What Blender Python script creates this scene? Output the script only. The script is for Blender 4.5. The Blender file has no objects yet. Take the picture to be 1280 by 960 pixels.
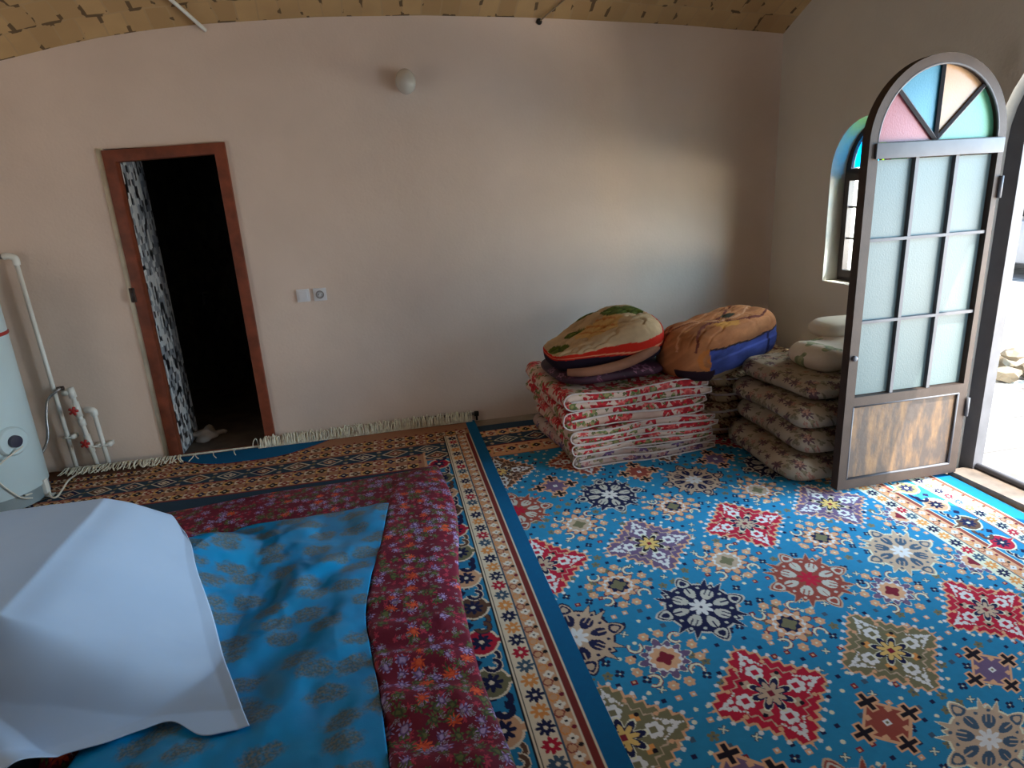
import bpy, bmesh, math, random
import numpy as np
from mathutils import Vector, Matrix

random.seed(7)
scene = bpy.context.scene
COL = scene.collection
PI = math.pi

# ------------------------------------------------------------------ camera
F_PX, PIT, ROL, YAW, CAM_H = 797.9, .2859, -.0601, -.1887, 1.5912
D, XC = 4.48, 2.94          # far wall plane y, right wall plane x


def axes(pit, rol, yaw):
    cy, sy, cp, sp = math.cos(yaw), math.sin(yaw), math.cos(pit), math.sin(pit)
    F = np.array([-sy * cp, cy * cp, -sp]); R0 = np.array([cy, sy, 0.]); U0 = np.cross(R0, F)
    cr, sr = math.cos(rol), math.sin(rol)
    return F, cr * R0 + sr * U0, -sr * R0 + cr * U0


FW, RT, UP = axes(PIT, ROL, YAW)
cam_d = bpy.data.cameras.new('camera')
cam_d.sensor_width = 36; cam_d.lens = F_PX * 36 / 1280
cam_d.clip_start = .05; cam_d.clip_end = 500
cam = bpy.data.objects.new('camera', cam_d); COL.objects.link(cam)
cam.matrix_world = Matrix(((RT[0], UP[0], -FW[0], 0), (RT[1], UP[1], -FW[1], 0), (RT[2], UP[2], -FW[2], CAM_H), (0, 0, 0, 1)))
scene.camera = cam


def ray(px):
    d = FW + (px[0] - 640) / F_PX * RT + (480 - px[1]) / F_PX * UP
    return np.array([0, 0, CAM_H]), d


def at(px, ax, val):
    o, d = ray(px)
    return o + d * ((val - o[ax]) / d[ax])


# ------------------------------------------------------------------ object helpers
def link(o, parent=None):
    COL.objects.link(o)
    if parent is not None:
        o.parent = parent
    return o


def tag(o, label, cat, group=None, kind=None):
    o['label'] = label; o['category'] = cat
    if group: o['group'] = group
    if kind: o['kind'] = kind
    return o


def thing(name, label, cat, loc=(0, 0, 0), group=None, kind=None):
    o = bpy.data.objects.new(name, None); o.empty_display_size = .05
    link(o); o.location = loc
    return tag(o, label, cat, group, kind)


def from_bm(name, bm, mat, parent=None, smooth=True):
    me = bpy.data.meshes.new(name)
    bm.normal_update(); bm.to_mesh(me); bm.free()
    if smooth:
        me.polygons.foreach_set('use_smooth', [True] * len(me.polygons))
    if mat: me.materials.append(mat)
    o = bpy.data.objects.new(name, me); link(o)
    if parent is not None:
        o.parent = parent
        o.matrix_parent_inverse = Matrix.Translation(-parent.location)
    return o


def sharp(o, ang=40):
    me = o.data
    me.polygons.foreach_set('use_smooth', [True] * len(me.polygons))
    try:
        me.set_sharp_from_angle(angle=math.radians(ang))
    except Exception:
        pass
    return o


def box(bm, a, b, bev=0):
    x0, y0, z0 = a; x1, y1, z1 = b
    r = bmesh.ops.create_cube(bm, size=1)
    for v in r['verts']:
        v.co = Vector(((x0 + x1) / 2 + v.co.x * (x1 - x0), (y0 + y1) / 2 + v.co.y * (y1 - y0), (z0 + z1) / 2 + v.co.z * (z1 - z0)))
    if bev:
        es = set(e for v in r['verts'] for e in v.link_edges)
        bmesh.ops.bevel(bm, geom=list(es), offset=bev, segments=2, affect='EDGES', profile=.7)


def tube(bm, pts, r, n=10, closed=False, cap=True):
    pts = [Vector(p) for p in pts]; m = len(pts)
    rr = r if hasattr(r, '__len__') else [r] * m
    rings = []; prev = None
    for i, p in enumerate(pts):
        if closed:
            t = pts[(i + 1) % m] - pts[i - 1]
        else:
            t = pts[min(i + 1, m - 1)] - pts[max(i - 1, 0)]
        if t.length < 1e-9: t = Vector((0, 0, 1))
        t.normalize()
        if prev is None:
            a = Vector((0, 0, 1)) if abs(t.z) < .9 else Vector((1, 0, 0))
            nrm = t.cross(a).normalized()
        else:
            nrm = (prev - t * prev.dot(t))
            nrm = nrm.normalized() if nrm.length > 1e-6 else t.orthogonal().normalized()
        prev = nrm; bn = t.cross(nrm)
        rings.append([bm.verts.new(p + rr[i] * (math.cos(2 * PI * k / n) * nrm + math.sin(2 * PI * k / n) * bn)) for k in range(n)])
    for i in range(m if closed else m - 1):
        a, b = rings[i], rings[(i + 1) % m]
        for k in range(n):
            bm.faces.new((a[k], a[(k + 1) % n], b[(k + 1) % n], b[k]))
    if cap and not closed:
        bm.faces.new(rings[0][::-1]); bm.faces.new(rings[-1])


def smooth_path(pts, per=8, closed=False):
    P = [Vector(p) for p in pts]; n = len(P); out = []
    for i in range(n if closed else n - 1):
        g = (lambda k: P[k % n]) if closed else (lambda k: P[max(0, min(n - 1, k))])
        p0, p1, p2, p3 = g(i - 1), g(i), g(i + 1), g(i + 2)
        for k in range(per):
            t = k / per
            out.append(.5 * ((2 * p1) + (p2 - p0) * t + (2 * p0 - 5 * p1 + 4 * p2 - p3) * t * t + (3 * p1 - p0 - 3 * p2 + p3) * t ** 3))
    if not closed: out.append(P[-1])
    return out


def lathe(bm, prof, c, axis='Z', n=32):
    """prof: list of (radius, height) about an axis through c."""
    c = Vector(c); rings = []
    for r, h in prof:
        ring = []
        for k in range(n):
            a = 2 * PI * k / n; u, v = r * math.cos(a), r * math.sin(a)
            p = {'Z': Vector((u, v, h)), 'Y': Vector((u, h, v)), 'X': Vector((h, u, v))}[axis]
            ring.append(bm.verts.new(c + p))
        rings.append(ring)
    for a, b in zip(rings, rings[1:]):
        for k in range(n):
            bm.faces.new((a[k], a[(k + 1) % n], b[(k + 1) % n], b[k]))
    if prof[0][0] > 1e-4: bm.faces.new(rings[0][::-1])
    if prof[-1][0] > 1e-4: bm.faces.new(rings[-1])
    bmesh.ops.recalc_face_normals(bm, faces=bm.faces[:])


def plate(name, outer, holes, depth, M, mat, parent=None, bevel=0):
    """flat polygon with holes, thickness depth along local +z; M maps local (u,v,w) to the world."""
    cu = bpy.data.curves.new(name, 'CURVE'); cu.dimensions = '2D'; cu.fill_mode = 'BOTH'
    cu.extrude = depth / 2
    if bevel: cu.bevel_depth = bevel; cu.bevel_resolution = 1; cu.offset = -bevel
    for poly in [outer] + list(holes):
        s = cu.splines.new('POLY'); s.points.add(len(poly) - 1); s.use_cyclic_u = True
        for q, (u, v) in zip(s.points, poly): q.co = (u, v, 0, 1)
    tmp = bpy.data.objects.new('tmp', cu); COL.objects.link(tmp)
    dg = bpy.context.evaluated_depsgraph_get(); dg.update()
    me = bpy.data.meshes.new_from_object(tmp.evaluated_get(dg))
    bpy.data.objects.remove(tmp); bpy.data.curves.remove(cu)
    me.transform(M @ Matrix.Translation((0, 0, depth / 2)))
    bm = bmesh.new(); bm.from_mesh(me); bpy.data.meshes.remove(me)
    bmesh.ops.remove_doubles(bm, verts=bm.verts[:], dist=1e-5)
    bmesh.ops.recalc_face_normals(bm, faces=bm.faces[:])
    o = from_bm(name, bm, mat, parent)
    o.data.materials.clear(); o.data.materials.append(mat)
    o.data.polygons.foreach_set('material_index', [0] * len(o.data.polygons))
    return sharp(o)


M_X = lambda x0: Matrix(((0, 0, 1, x0), (1, 0, 0, 0), (0, 1, 0, 0), (0, 0, 0, 1)))   # u=y, v=z, w=x
M_Y = lambda y0: Matrix(((1, 0, 0, 0), (0, 0, 1, y0), (0, 1, 0, 0), (0, 0, 0, 1)))   # u=x, v=z, w=y


def arch(c, spring, r, base, n=20, dr=0):
    """outline of an arched opening, centre c, from base up."""
    p = [(c - r, base), (c + r, base)]
    p += [(c + r * math.cos(PI * k / n), spring + r * math.sin(PI * k / n)) for k in range(n + 1)]
    return p


def rect(a, b, c, d): return [(a, b), (c, b), (c, d), (a, d)]


# ------------------------------------------------------------------ noise
_rng = np.random.RandomState(3)
_tab = _rng.rand(256, 256)


def vnoise(x, y):
    xi = np.floor(x).astype(int); yi = np.floor(y).astype(int); fx = x - xi; fy = y - yi
    fx = fx * fx * (3 - 2 * fx); fy = fy * fy * (3 - 2 * fy)
    g = lambda a, b: _tab[a & 255, b & 255]
    return (g(xi, yi) * (1 - fx) + g(xi + 1, yi) * fx) * (1 - fy) + (g(xi, yi + 1) * (1 - fx) + g(xi + 1, yi + 1) * fx) * fy - .5


def fbm(x, y, o=3):
    s = 0; a = 1
    for k in range(o):
        s = s + a * vnoise(x * 2 ** k + 17.3 * k, y * 2 ** k + 5.1 * k); a *= .5
    return s


# ------------------------------------------------------------------ materials
def lin(c):
    c = np.array(c, float) / 255
    return tuple(np.where(c <= .04045, c / 12.92, ((c + .055) / 1.055) ** 2.4))


class NT:
    def __init__(s, name):
        s.m = bpy.data.materials.new(name); s.m.use_nodes = True
        s.t = s.m.node_tree; s.t.nodes.clear()
        s.out = s.t.nodes.new('ShaderNodeOutputMaterial')

    def n(s, typ, ins={}, **kw):
        nd = s.t.nodes.new('ShaderNode' + typ)
        for k, v in kw.items(): setattr(nd, k, v)
        for k, v in ins.items(): s.set(nd.inputs[k], v)
        return nd

    def set(s, sock, v):
        if isinstance(v, bpy.types.NodeSocket): s.t.links.new(v, sock)
        elif isinstance(v, bpy.types.Node): s.t.links.new(v.outputs[0], sock)
        else:
            if hasattr(v, '__len__') and len(v) == 3 and sock.type == 'RGBA': v = (*v, 1)
            sock.default_value = v

    def math(s, op, a, b=0., c=0.):
        return s.n('Math', {0: a, 1: b, 2: c}, operation=op).outputs[0]

    def vec(s, op, a, b=(0, 0, 0)):
        nd = s.n('VectorMath', {0: a, 1: b}, operation=op)
        return nd.outputs['Value'] if op in ('LENGTH', 'DISTANCE', 'DOT_PRODUCT') else nd.outputs[0]

    def mix(s, f, a, b, mode='MIX'):
        nd = s.t.nodes.new('ShaderNodeMix'); nd.data_type = 'RGBA'; nd.blend_type = mode
        s.set(nd.inputs[0], f); s.set(nd.inputs[6], a); s.set(nd.inputs[7], b)
        return nd.outputs[2]

    def ramp(s, f, stops):
        nd = s.n('ValToRGB', {0: f}); e = nd.color_ramp.elements
        while len(e) < len(stops): e.new(.5)
        for q, (p, c) in zip(e, stops): q.position = p; q.color = (*c, 1)
        return nd.outputs[0]

    def coord(s, kind='Object'): return s.n('TexCoord').outputs[kind]

    def noise(s, v, scale, detail=3, rough=.5, dist=0):
        return s.n('TexNoise', {'Vector': v, 'Scale': scale, 'Detail': detail, 'Roughness': rough, 'Distortion': dist}).outputs['Fac']

    def bump(s, h, strength=.3, dist=.01):
        return s.n('Bump', {'Height': h, 'Strength': strength, 'Distance': dist}).outputs[0]

    def done(s, col, rough=.6, normal=None, **ins):
        p = s.n('BsdfPrincipled', {'Base Color': col, 'Roughness': rough})
        if normal is not None: s.set(p.inputs['Normal'], normal)
        for k, v in ins.items(): s.set(p.inputs[k.replace('_', ' ')], v)
        s.t.links.new(p.outputs[0], s.out.inputs[0])
        return s.m


def plain(name, rgb, rough=.5, var=.12, scale=8., bump=0., **ins):
    t = NT(name); v = t.coord()
    f = t.noise(v, scale, 4)
    c = lin(rgb); d = tuple(x * (1 - 2 * var) for x in c); e = tuple(min(1, x * (1 + 2 * var)) for x in c)
    col = t.ramp(f, [(.25, d), (.75, e)])
    nb = t.bump(t.noise(v, scale * 12, 3), bump, .004) if bump else None
    return t.done(col, rough, nb, **ins)


def plaster(name, rgb):
    t = NT(name); v = t.coord()
    c = np.array(lin(rgb))
    col = t.ramp(t.noise(v, .9, 5, .55, .3), [(.3, tuple(c * .86)), (.7, tuple(c * 1.06))])
    col = t.mix(t.math('MULTIPLY', t.noise(v, 3.1, 6, .65), .25), col, tuple(c * np.array([.9, .82, .75])))
    return t.done(col, .9, t.bump(t.math('ADD', t.noise(v, 4, 4), t.math('MULTIPLY', t.noise(v, 60, 3), .3)), .18, .02))


def flat2d(t, kind):
    """two-dimensional pattern coordinates: UV, or object space folded round the edges."""
    v = t.coord(kind)
    if kind == 'UV': return v
    s = t.n('SeparateXYZ', {0: v})
    a = t.math('ADD', s.outputs[0], t.math('MULTIPLY', s.outputs[2], .8))
    b = t.math('ADD', s.outputs[1], t.math('MULTIPLY', s.outputs[2], .55))
    return t.n('CombineXYZ', {0: a, 1: b}).outputs[0]


def floral(name, base, base2, layers, kind='UV', rough=.75, bump=.15, wob=.012, **ins):
    """layers: (cells per metre, colour, colour 2, radius in cells, petals, density)"""
    t = NT(name); v0 = flat2d(t, kind)
    nz = t.n('TexNoise', {'Vector': v0, 'Scale': 28., 'Detail': 2.})
    v0 = t.vec('ADD', v0, t.vec('MULTIPLY', t.vec('SUBTRACT', nz.outputs['Color'], (.5, .5, .5)), (wob * 2, wob * 2, 0)))
    col = t.mix(t.ramp(t.noise(v0, 6, 3), [(.35, (0, 0, 0)), (.65, (1, 1, 1))]), lin(base), lin(base2))
    for i, (sc, c1, c2, rad, pet, dens) in enumerate(layers):
        v = t.vec('ADD', t.vec('MULTIPLY', v0, (sc, sc, 0)), (3.7 * i + .3, 1.9 * i, 0))
        vo = t.n('TexVoronoi', {'Vector': v, 'Scale': 1., 'Randomness': .85}, voronoi_dimensions='2D')
        rel = t.n('SeparateXYZ', {0: t.vec('SUBTRACT', v, vo.outputs['Position'])})
        rc = t.n('SeparateColor', {0: vo.outputs['Color']})
        ang = t.math('ADD', t.math('ARCTAN2', rel.outputs[1], rel.outputs[0]), t.math('MULTIPLY', rc.outputs[2], 6.))
        wave = t.math('MULTIPLY_ADD', t.math('COSINE', t.math('MULTIPLY', ang, float(pet))), .3, .7)
        r = t.math('MULTIPLY', wave, t.math('MULTIPLY', t.math('MULTIPLY_ADD', rc.outputs[1], .5, .7), rad))
        m = t.math('LESS_THAN', vo.outputs['Distance'], r)
        m = t.math('MULTIPLY', m, t.math('LESS_THAN', rc.outputs[0], dens))
        k = t.math('DIVIDE', vo.outputs['Distance'], rad)
        f = t.math('MULTIPLY_ADD', t.math('SINE', t.math('MULTIPLY', k, 11.)), .5, .5)
        col = t.mix(m, col, t.mix(f, lin(c1), lin(c2)))
    nb = t.bump(t.noise(v0, 45, 3), bump, .01)
    return t.done(col, rough, nb, **ins)


def vcol(name, rough=.95, bump=.3, scale=500., **ins):
    t = NT(name); a = t.n('Attribute', attribute_name='paint').outputs['Color']
    v = t.coord()
    f = t.noise(v, 40, 4)
    col = t.mix(t.math('MULTIPLY', f, .22), a, (.02, .02, .025))
    return t.done(col, rough, t.bump(t.noise(v, scale, 2), bump, .003), Specular_IOR_Level=.12, **ins)


def glass(name, rgb, rough=.5, alpha_mix=.5):
    """obscured glass: part diffuse scatter, part translucent, part clear."""
    t = NT(name); v = t.coord()
    c = lin(rgb); cc = t.ramp(t.noise(v, 3, 2), [(.2, tuple(x * .9 for x in c)), (.8, c)])
    nb = t.bump(t.noise(v, 120, 2), .3, .003)
    a = t.n('BsdfTranslucent', {'Color': cc}); b = t.n('BsdfPrincipled', {'Base Color': cc, 'Roughness': rough, 'Normal': nb})
    m = t.n('MixShader', {0: alpha_mix, 1: b.outputs[0], 2: a.outputs[0]})
    t.t.links.new(m.outputs[0], t.out.inputs[0]); return t.m


WALL = plaster('wall_plaster', (226, 208, 194))
WALL_R = plaster('side_wall_plaster', (222, 218, 208))
WHITE_PL = plain('white_plaster_edge', (225, 222, 205), .8)
BROWNWOOD = plain('door_frame_paint', (118, 58, 36), .55, .2, 12, .2)
METAL_BR = plain('brown_metal', (64, 52, 46), .6, .12, 10, .1, Specular_IOR_Level=.25)
METAL_DK = plain('dark_metal', (58, 46, 42), .45, .12, 10, .1, Metallic=.3)
METAL_GR = plain('grey_metal', (92, 92, 97), .55, .08, 10, 0, Specular_IOR_Level=.3)
STEEL = plain('braided_steel', (150, 150, 150), .35, .2, 200, 0, Metallic=.8)
PIPE = plain('white_pipe', (226, 228, 222), .4, .03)
ENAMEL = plain('heater_enamel', (196, 218, 224), .3, .03, 3)
GREYBAND = plain('heater_grey', (125, 140, 145), .5, .05)
RED = plain('valve_red', (170, 40, 36), .4, .1)
KNOB = plain('dial_navy', (40, 42, 66), .4, .1)
PLASTIC = plain('socket_plastic', (222, 222, 226), .35, .02)
DARK = plain('dark_hole', (30, 28, 28), .8, .05)
CORD = plain('white_cord', (215, 212, 200), .6, .05)
WOOL = plain('fringe_wool', (236, 226, 206), .95, .15, 30)
GLOBE = plain('lamp_glass', (205, 200, 188), .2, .03)
HEM = plain('white_hem', (204, 190, 184), .8, .08, 30)
STONE = plain('pale_stone', (128, 116, 98), .9, .2, 6, .4)
PAINT = vcol('woven_paint')

# ceiling: tan bricks with dark open joints
t = NT('ceiling_brick'); v = t.coord('UV')
wob = t.n('TexNoise', {'Vector': v, 'Scale': 3.5, 'Detail': 3.})
v2 = t.vec('ADD', v, t.vec('MULTIPLY', t.vec('SUBTRACT', wob.outputs['Color'], (.5, .5, .5)), (.05, .05, 0)))
br = t.n('TexBrick', {'Vector': v2, 'Color1': lin((212, 176, 124)), 'Color2': lin((180, 146, 100)), 'Mortar': lin((190, 162, 120)),
                      'Scale': 1., 'Mortar Size': .006, 'Mortar Smooth': .3, 'Bias': 0., 'Brick Width': .12, 'Row Height': .17}, offset=.5)
br2 = t.n('TexBrick', {'Vector': v2, 'Color1': (1, 1, 1), 'Color2': (1, 1, 1), 'Mortar': (0, 0, 0),
                       'Scale': 1., 'Mortar Size': .011, 'Mortar Smooth': .05, 'Bias': 0., 'Brick Width': .12, 'Row Height': .17}, offset=.5)
hole = t.math('MULTIPLY', t.math('SUBTRACT', 1., br2.outputs['Color']), t.math('MULTIPLY', t.math('GREATER_THAN', t.noise(v, 9, 2), .58), .8))
col = t.mix(t.noise(v, 5, 5), br.outputs['Color'], lin((172, 140, 98)), 'MIX')
col = t.mix(hole, col, lin((70, 52, 34)))
BRICK = t.done(col, .95, t.bump(t.math('SUBTRACT', br.outputs['Fac'], t.math('MULTIPLY', t.noise(v, 25, 4), .6)), -.5, .03))

# mosaic: black, grey and white pebbles in vertical cells
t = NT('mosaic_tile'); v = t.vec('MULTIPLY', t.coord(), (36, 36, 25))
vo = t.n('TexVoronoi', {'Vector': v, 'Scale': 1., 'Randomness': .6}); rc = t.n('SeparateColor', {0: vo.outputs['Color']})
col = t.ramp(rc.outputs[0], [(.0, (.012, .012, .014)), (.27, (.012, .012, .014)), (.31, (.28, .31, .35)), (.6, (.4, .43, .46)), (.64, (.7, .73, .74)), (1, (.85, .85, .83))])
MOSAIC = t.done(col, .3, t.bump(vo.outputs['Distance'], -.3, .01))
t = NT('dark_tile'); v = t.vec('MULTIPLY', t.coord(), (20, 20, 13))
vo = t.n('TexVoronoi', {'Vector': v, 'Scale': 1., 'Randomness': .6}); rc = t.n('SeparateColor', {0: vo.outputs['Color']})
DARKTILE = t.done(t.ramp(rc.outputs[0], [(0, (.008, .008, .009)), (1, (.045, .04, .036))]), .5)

# lower door panel: brown stippled sheet with golden streaks
t = NT('door_panel_sheet'); v = t.coord()
n1 = t.noise(t.vec('MULTIPLY', v, (5, 1, 1.3)), 4, 4, .6); n2 = t.noise(v, 34, 3)
col = t.mix(t.ramp(n1, [(.42, (0, 0, 0)), (.68, (1, 1, 1))]), lin((74, 64, 58)), lin((134, 102, 68)))
col = t.mix(t.math('MULTIPLY', n2, .5), col, lin((72, 56, 50)))
PANEL = t.done(col, .7, t.bump(n2, .3, .005), Metallic=.1)

# exterior paving
t = NT('outdoor_paving'); v = t.coord()
br = t.n('TexBrick', {'Vector': v, 'Color1': lin((176, 172, 166)), 'Color2': lin((186, 182, 176)), 'Mortar': lin((58, 54, 50)), 'Scale': 1.,
                      'Mortar Size': .012, 'Brick Width': .55, 'Row Height': .42}, offset=.3)
PAVE = t.done(t.mix(t.math('MULTIPLY', t.noise(v, 2, 5), .4), br.outputs['Color'], lin((160, 154, 146))), .9)

# fabrics
MAROON = floral('maroon_floral', (112, 26, 48), (96, 18, 44), [
    (30, (150, 40, 66), (170, 56, 74), .4, 5, .5), (19, (52, 66, 46), (98, 104, 60), .50, 7, .6), (17, (92, 66, 116), (168, 150, 192), .46, 9, .46),
    (11, (186, 62, 40), (214, 92, 54), .30, 9, .34), (34, (96, 88, 66), (150, 132, 160), .34, 5, .36)], 'UV', .6, .2, .018, Specular_IOR_Level=.3)
REDQ = floral('red_rose_quilt', (214, 190, 172), (196, 160, 142), [
    (11, (88, 104, 60), (150, 140, 84), .52, 4, .6), (8.5, (196, 36, 44), (150, 14, 28), .56, 6, .8), (9, (222, 104, 96), (190, 60, 60), .42, 7, .5),
    (20, (72, 66, 44), (130, 122, 70), .36, 3, .3)], 'UV', .85)
PURQ = floral('mauve_floral_quilt', (190, 172, 160), (170, 140, 128), [
    (11, (96, 88, 70), (150, 130, 96), .52, 4, .6), (9, (110, 80, 120), (80, 54, 80), .5, 6, .7), (10, (196, 150, 140), (150, 90, 90), .4, 7, .5)], 'UV', .85)
BEIGEQ = floral('beige_floral_mattress', (172, 156, 134), (152, 136, 114), [
    (19, (112, 100, 76), (134, 120, 92), .5, 3, .5), (13, (104, 70, 68), (80, 60, 64), .42, 7, .5), (16, (146, 100, 84), (170, 130, 108), .36, 5, .4)], 'Object', .8)
BROWNQ = floral('brown_floral_quilt', (196, 172, 136), (170, 138, 100), [
    (15, (120, 66, 54), (84, 52, 40), .55, 4, .75), (11, (206, 186, 150), (150, 110, 80), .45, 6, .6), (20, (90, 74, 50), (120, 100, 66), .36, 3, .5)], 'Object', .85)
PILLOWF = floral('pale_floral_pillow', (214, 200, 180), (204, 188, 168), [
    (7, (120, 130, 92), (160, 160, 120), .42, 3, .5), (6, (196, 150, 150), (170, 110, 116), .3, 6, .35)], 'Object', .8)
VELVET = floral('maroon_velvet', (58, 14, 36), (42, 10, 30), [(9, (130, 84, 104), (60, 18, 40), .4, 5, .5), (14, (110, 60, 84), (70, 20, 44), .26, 3, .4)], 'Object', .7, .1)

# turquoise satin with antique gold clouds
t = NT('turquoise_brocade'); v0 = t.coord('UV')
nz = t.n('TexNoise', {'Vector': v0, 'Scale': 22., 'Detail': 4.})
va = t.vec('ADD', v0, t.vec('MULTIPLY', t.vec('SUBTRACT', nz.outputs['Color'], (.5, .5, .5)), (.085, .085, 0)))
v = t.vec('MULTIPLY', va, (5.0, 8.0, 0))
vo = t.n('TexVoronoi', {'Vector': v, 'Scale': 1., 'Randomness': .55}, voronoi_dimensions='2D')
mk = t.ramp(vo.outputs['Distance'], [(.27, (1, 1, 1)), (.42, (0, 0, 0))])
gold = t.mix(t.ramp(t.noise(v0, 110, 3), [(.42, (0, 0, 0)), (.6, (1, 1, 1))]), lin((58, 84, 90)), lin((116, 108, 82)))
mk = t.math('MULTIPLY', t.math('MULTIPLY', mk, .85), t.ramp(t.noise(v0, 60, 3), [(.3, (.35, .35, .35)), (.55, (1, 1, 1))]))
teal = t.mix(t.noise(v0, 5, 3), lin((0, 108, 164)), lin((0, 148, 204)))
col = t.mix(mk, teal, gold)
SATIN = t.done(col, .32, t.bump(t.noise(v0, 160, 2), .08, .003), Specular_IOR_Level=.45)

# white sheet
t = NT('white_cotton'); v = t.coord()
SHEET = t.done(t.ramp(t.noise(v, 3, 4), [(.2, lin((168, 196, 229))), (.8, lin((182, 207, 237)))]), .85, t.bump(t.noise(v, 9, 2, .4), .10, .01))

FROST = [glass('frosted_pane', (94, 114, 116), .5, .16)]
G_RED = glass('red_pane', (164, 92, 100), .4, .2); G_BLUE = glass('blue_pane', (60, 136, 166), .4, .2)
G_YEL = glass('amber_pane', (186, 148, 110), .4, .2); G_GRN = glass('green_pane', (88, 156, 122), .4, .2)
G_CYAN = glass('cyan_pane', (20, 190, 235), .3, .75); G_LIME = glass('lime_pane', (170, 210, 40), .3, .75)
t = NT('clear_pane'); a = t.n('BsdfTransparent', {'Color': (.9, .95, .95, 1)}); b = t.n('BsdfGlossy', {'Color': (1, 1, 1, 1), 'Roughness': .02})
m_ = t.n('MixShader', {0: .08, 1: a.outputs[0], 2: b.outputs[0]}); t.t.links.new(m_.outputs[0], t.out.inputs[0]); CLEAR = t.m

# ------------------------------------------------------------------ room shell
ZC_X = np.array([-3.2, -1.977, -1.652, -1.433, -1.16, -.856, -.193, .439, 1.157, 2.158, 2.944, 3.3])
ZC_Z = np.array([2.26, 2.491, 2.562, 2.603, 2.640, 2.668, 2.70, 2.703, 2.685, 2.634, 2.572, 2.53])


def ceil_z(x, y):
    tt = D - y
    return np.interp(x, ZC_X, ZC_Z) + .46 * tt - .044 * tt * tt


def grid_obj(name, X, Y, Z, mat, parent=None, uv=None, flip=False):
    """rectangular vertex grid (rows i, columns j) as one mesh, built through numpy."""
    n, m = X.shape
    me = bpy.data.meshes.new(name)
    co = np.stack([X, Y, Z], -1).reshape(-1, 3)
    idx = np.arange(n * m).reshape(n, m)
    q = np.stack([idx[:-1, :-1], idx[1:, :-1], idx[1:, 1:], idx[:-1, 1:]], -1).reshape(-1, 4)
    if flip: q = q[:, ::-1]
    me.vertices.add(n * m); me.vertices.foreach_set('co', co.ravel().astype(np.float32))
    nf = len(q)
    me.loops.add(nf * 4); me.loops.foreach_set('vertex_index', q.ravel().astype(np.int32))
    me.polygons.add(nf); me.polygons.foreach_set('loop_start', np.arange(0, nf * 4, 4, dtype=np.int32))
    me.update(calc_edges=True); me.validate()
    me.polygons.foreach_set('use_smooth', np.ones(nf, bool))
    if uv is not None:
        l = me.uv_layers.new(name='UVMap')
        u = np.stack([uv[0].ravel(), uv[1].ravel()], -1)[q.ravel()]
        l.data.foreach_set('uv', u.ravel().astype(np.float32))
    if mat: me.materials.append(mat)
    o = bpy.data.objects.new(name, me); link(o)
    if parent is not None:
        o.parent = parent; o.matrix_parent_inverse = Matrix.Translation(-parent.location)
    return o


def paint(o, rgb):
    a = o.data.color_attributes.new('paint', 'FLOAT_COLOR', 'POINT')
    c = np.concatenate([rgb, np.ones((len(rgb), 1))], 1).astype(np.float32)
    a.data.foreach_set('color', c.ravel())


def S(o, label, cat): return tag(o, label, cat, kind='structure')


xs = np.linspace(-3.2, 3.3, 60); ys = np.linspace(-1.6, D + .002, 60)
Xg, Yg = np.meshgrid(xs, ys)
cl = grid_obj('ceiling', Xg, Yg, ceil_z(Xg, Yg), BRICK, uv=(Xg + Yg * .0, Yg * 1.1), flip=True)
S(cl, 'vaulted ceiling of rough tan bricks', 'ceiling')
bm = bmesh.new(); box(bm, (-3.2, -1.6, -.1), (3.29, D + .02, -.004))
FLOORM = plain('bare_floor', (150, 140, 128), .9, .15, 5)
S(from_bm('floor', bm, FLOORM, smooth=False), 'bare floor under the rugs', 'floor')
DX0, DX1, DZ = -1.49, -.925, 1.945      # clear opening of the inner doorway
FX0, FX1, FZ = -1.556, -.858, 2.012     # outer edge of its frame
S(plate('wall_far', rect(-3.2, -.05, 3.3, 3.2), [rect(FX0 + .01, -.04, FX1 - .01, FZ - .01)], .12, M_Y(D), WALL), 'long pinkish beige plaster wall facing the camera', 'wall')
WC, WS, WR, WB = 3.555, 1.615, .315, .915   # window centre, spring, radius, sill
DC, DS, DR = 2.215, 1.70, .50               # outer doorway
S(plate('wall_right', rect(-1.6, -.05, D + .1, 4.1), [arch(WC, WS, WR, WB), arch(DC, DS, DR, -.04)], .22, M_X(XC), WALL_R), 'plaster wall with the arched doorway and arched window', 'wall')
bm = bmesh.new(); box(bm, (-3.3, -1.6, -.05), (-3.2, D + .1, 3.3))
S(from_bm('wall_left', bm, WALL, smooth=False), 'left plaster wall', 'wall')
bm = bmesh.new(); box(bm, (-3.3, -1.7, -.05), (3.3, -1.6, 4.1))
S(from_bm('wall_back', bm, WALL, smooth=False), 'plaster wall behind the camera', 'wall')

# washroom behind the inner doorway
bm = bmesh.new(); box(bm, (DX0 - .05, D + .052, .001), (DX0, D + .46, 2.0))
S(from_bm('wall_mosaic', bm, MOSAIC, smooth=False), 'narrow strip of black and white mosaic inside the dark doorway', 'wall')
bm = bmesh.new()
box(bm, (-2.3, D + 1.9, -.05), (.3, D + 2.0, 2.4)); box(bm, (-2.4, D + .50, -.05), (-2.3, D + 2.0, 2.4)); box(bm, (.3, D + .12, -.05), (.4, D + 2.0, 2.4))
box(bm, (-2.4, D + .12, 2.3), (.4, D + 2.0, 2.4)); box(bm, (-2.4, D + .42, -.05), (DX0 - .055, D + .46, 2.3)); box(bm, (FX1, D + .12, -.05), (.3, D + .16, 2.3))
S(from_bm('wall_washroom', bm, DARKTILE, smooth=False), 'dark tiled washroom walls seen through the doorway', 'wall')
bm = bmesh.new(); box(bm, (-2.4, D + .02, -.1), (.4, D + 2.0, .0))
S(from_bm('floor_washroom', bm, plain('washroom_floor', (92, 78, 66), .7, .2), smooth=False), 'dim brown floor inside the doorway', 'floor')
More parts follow.
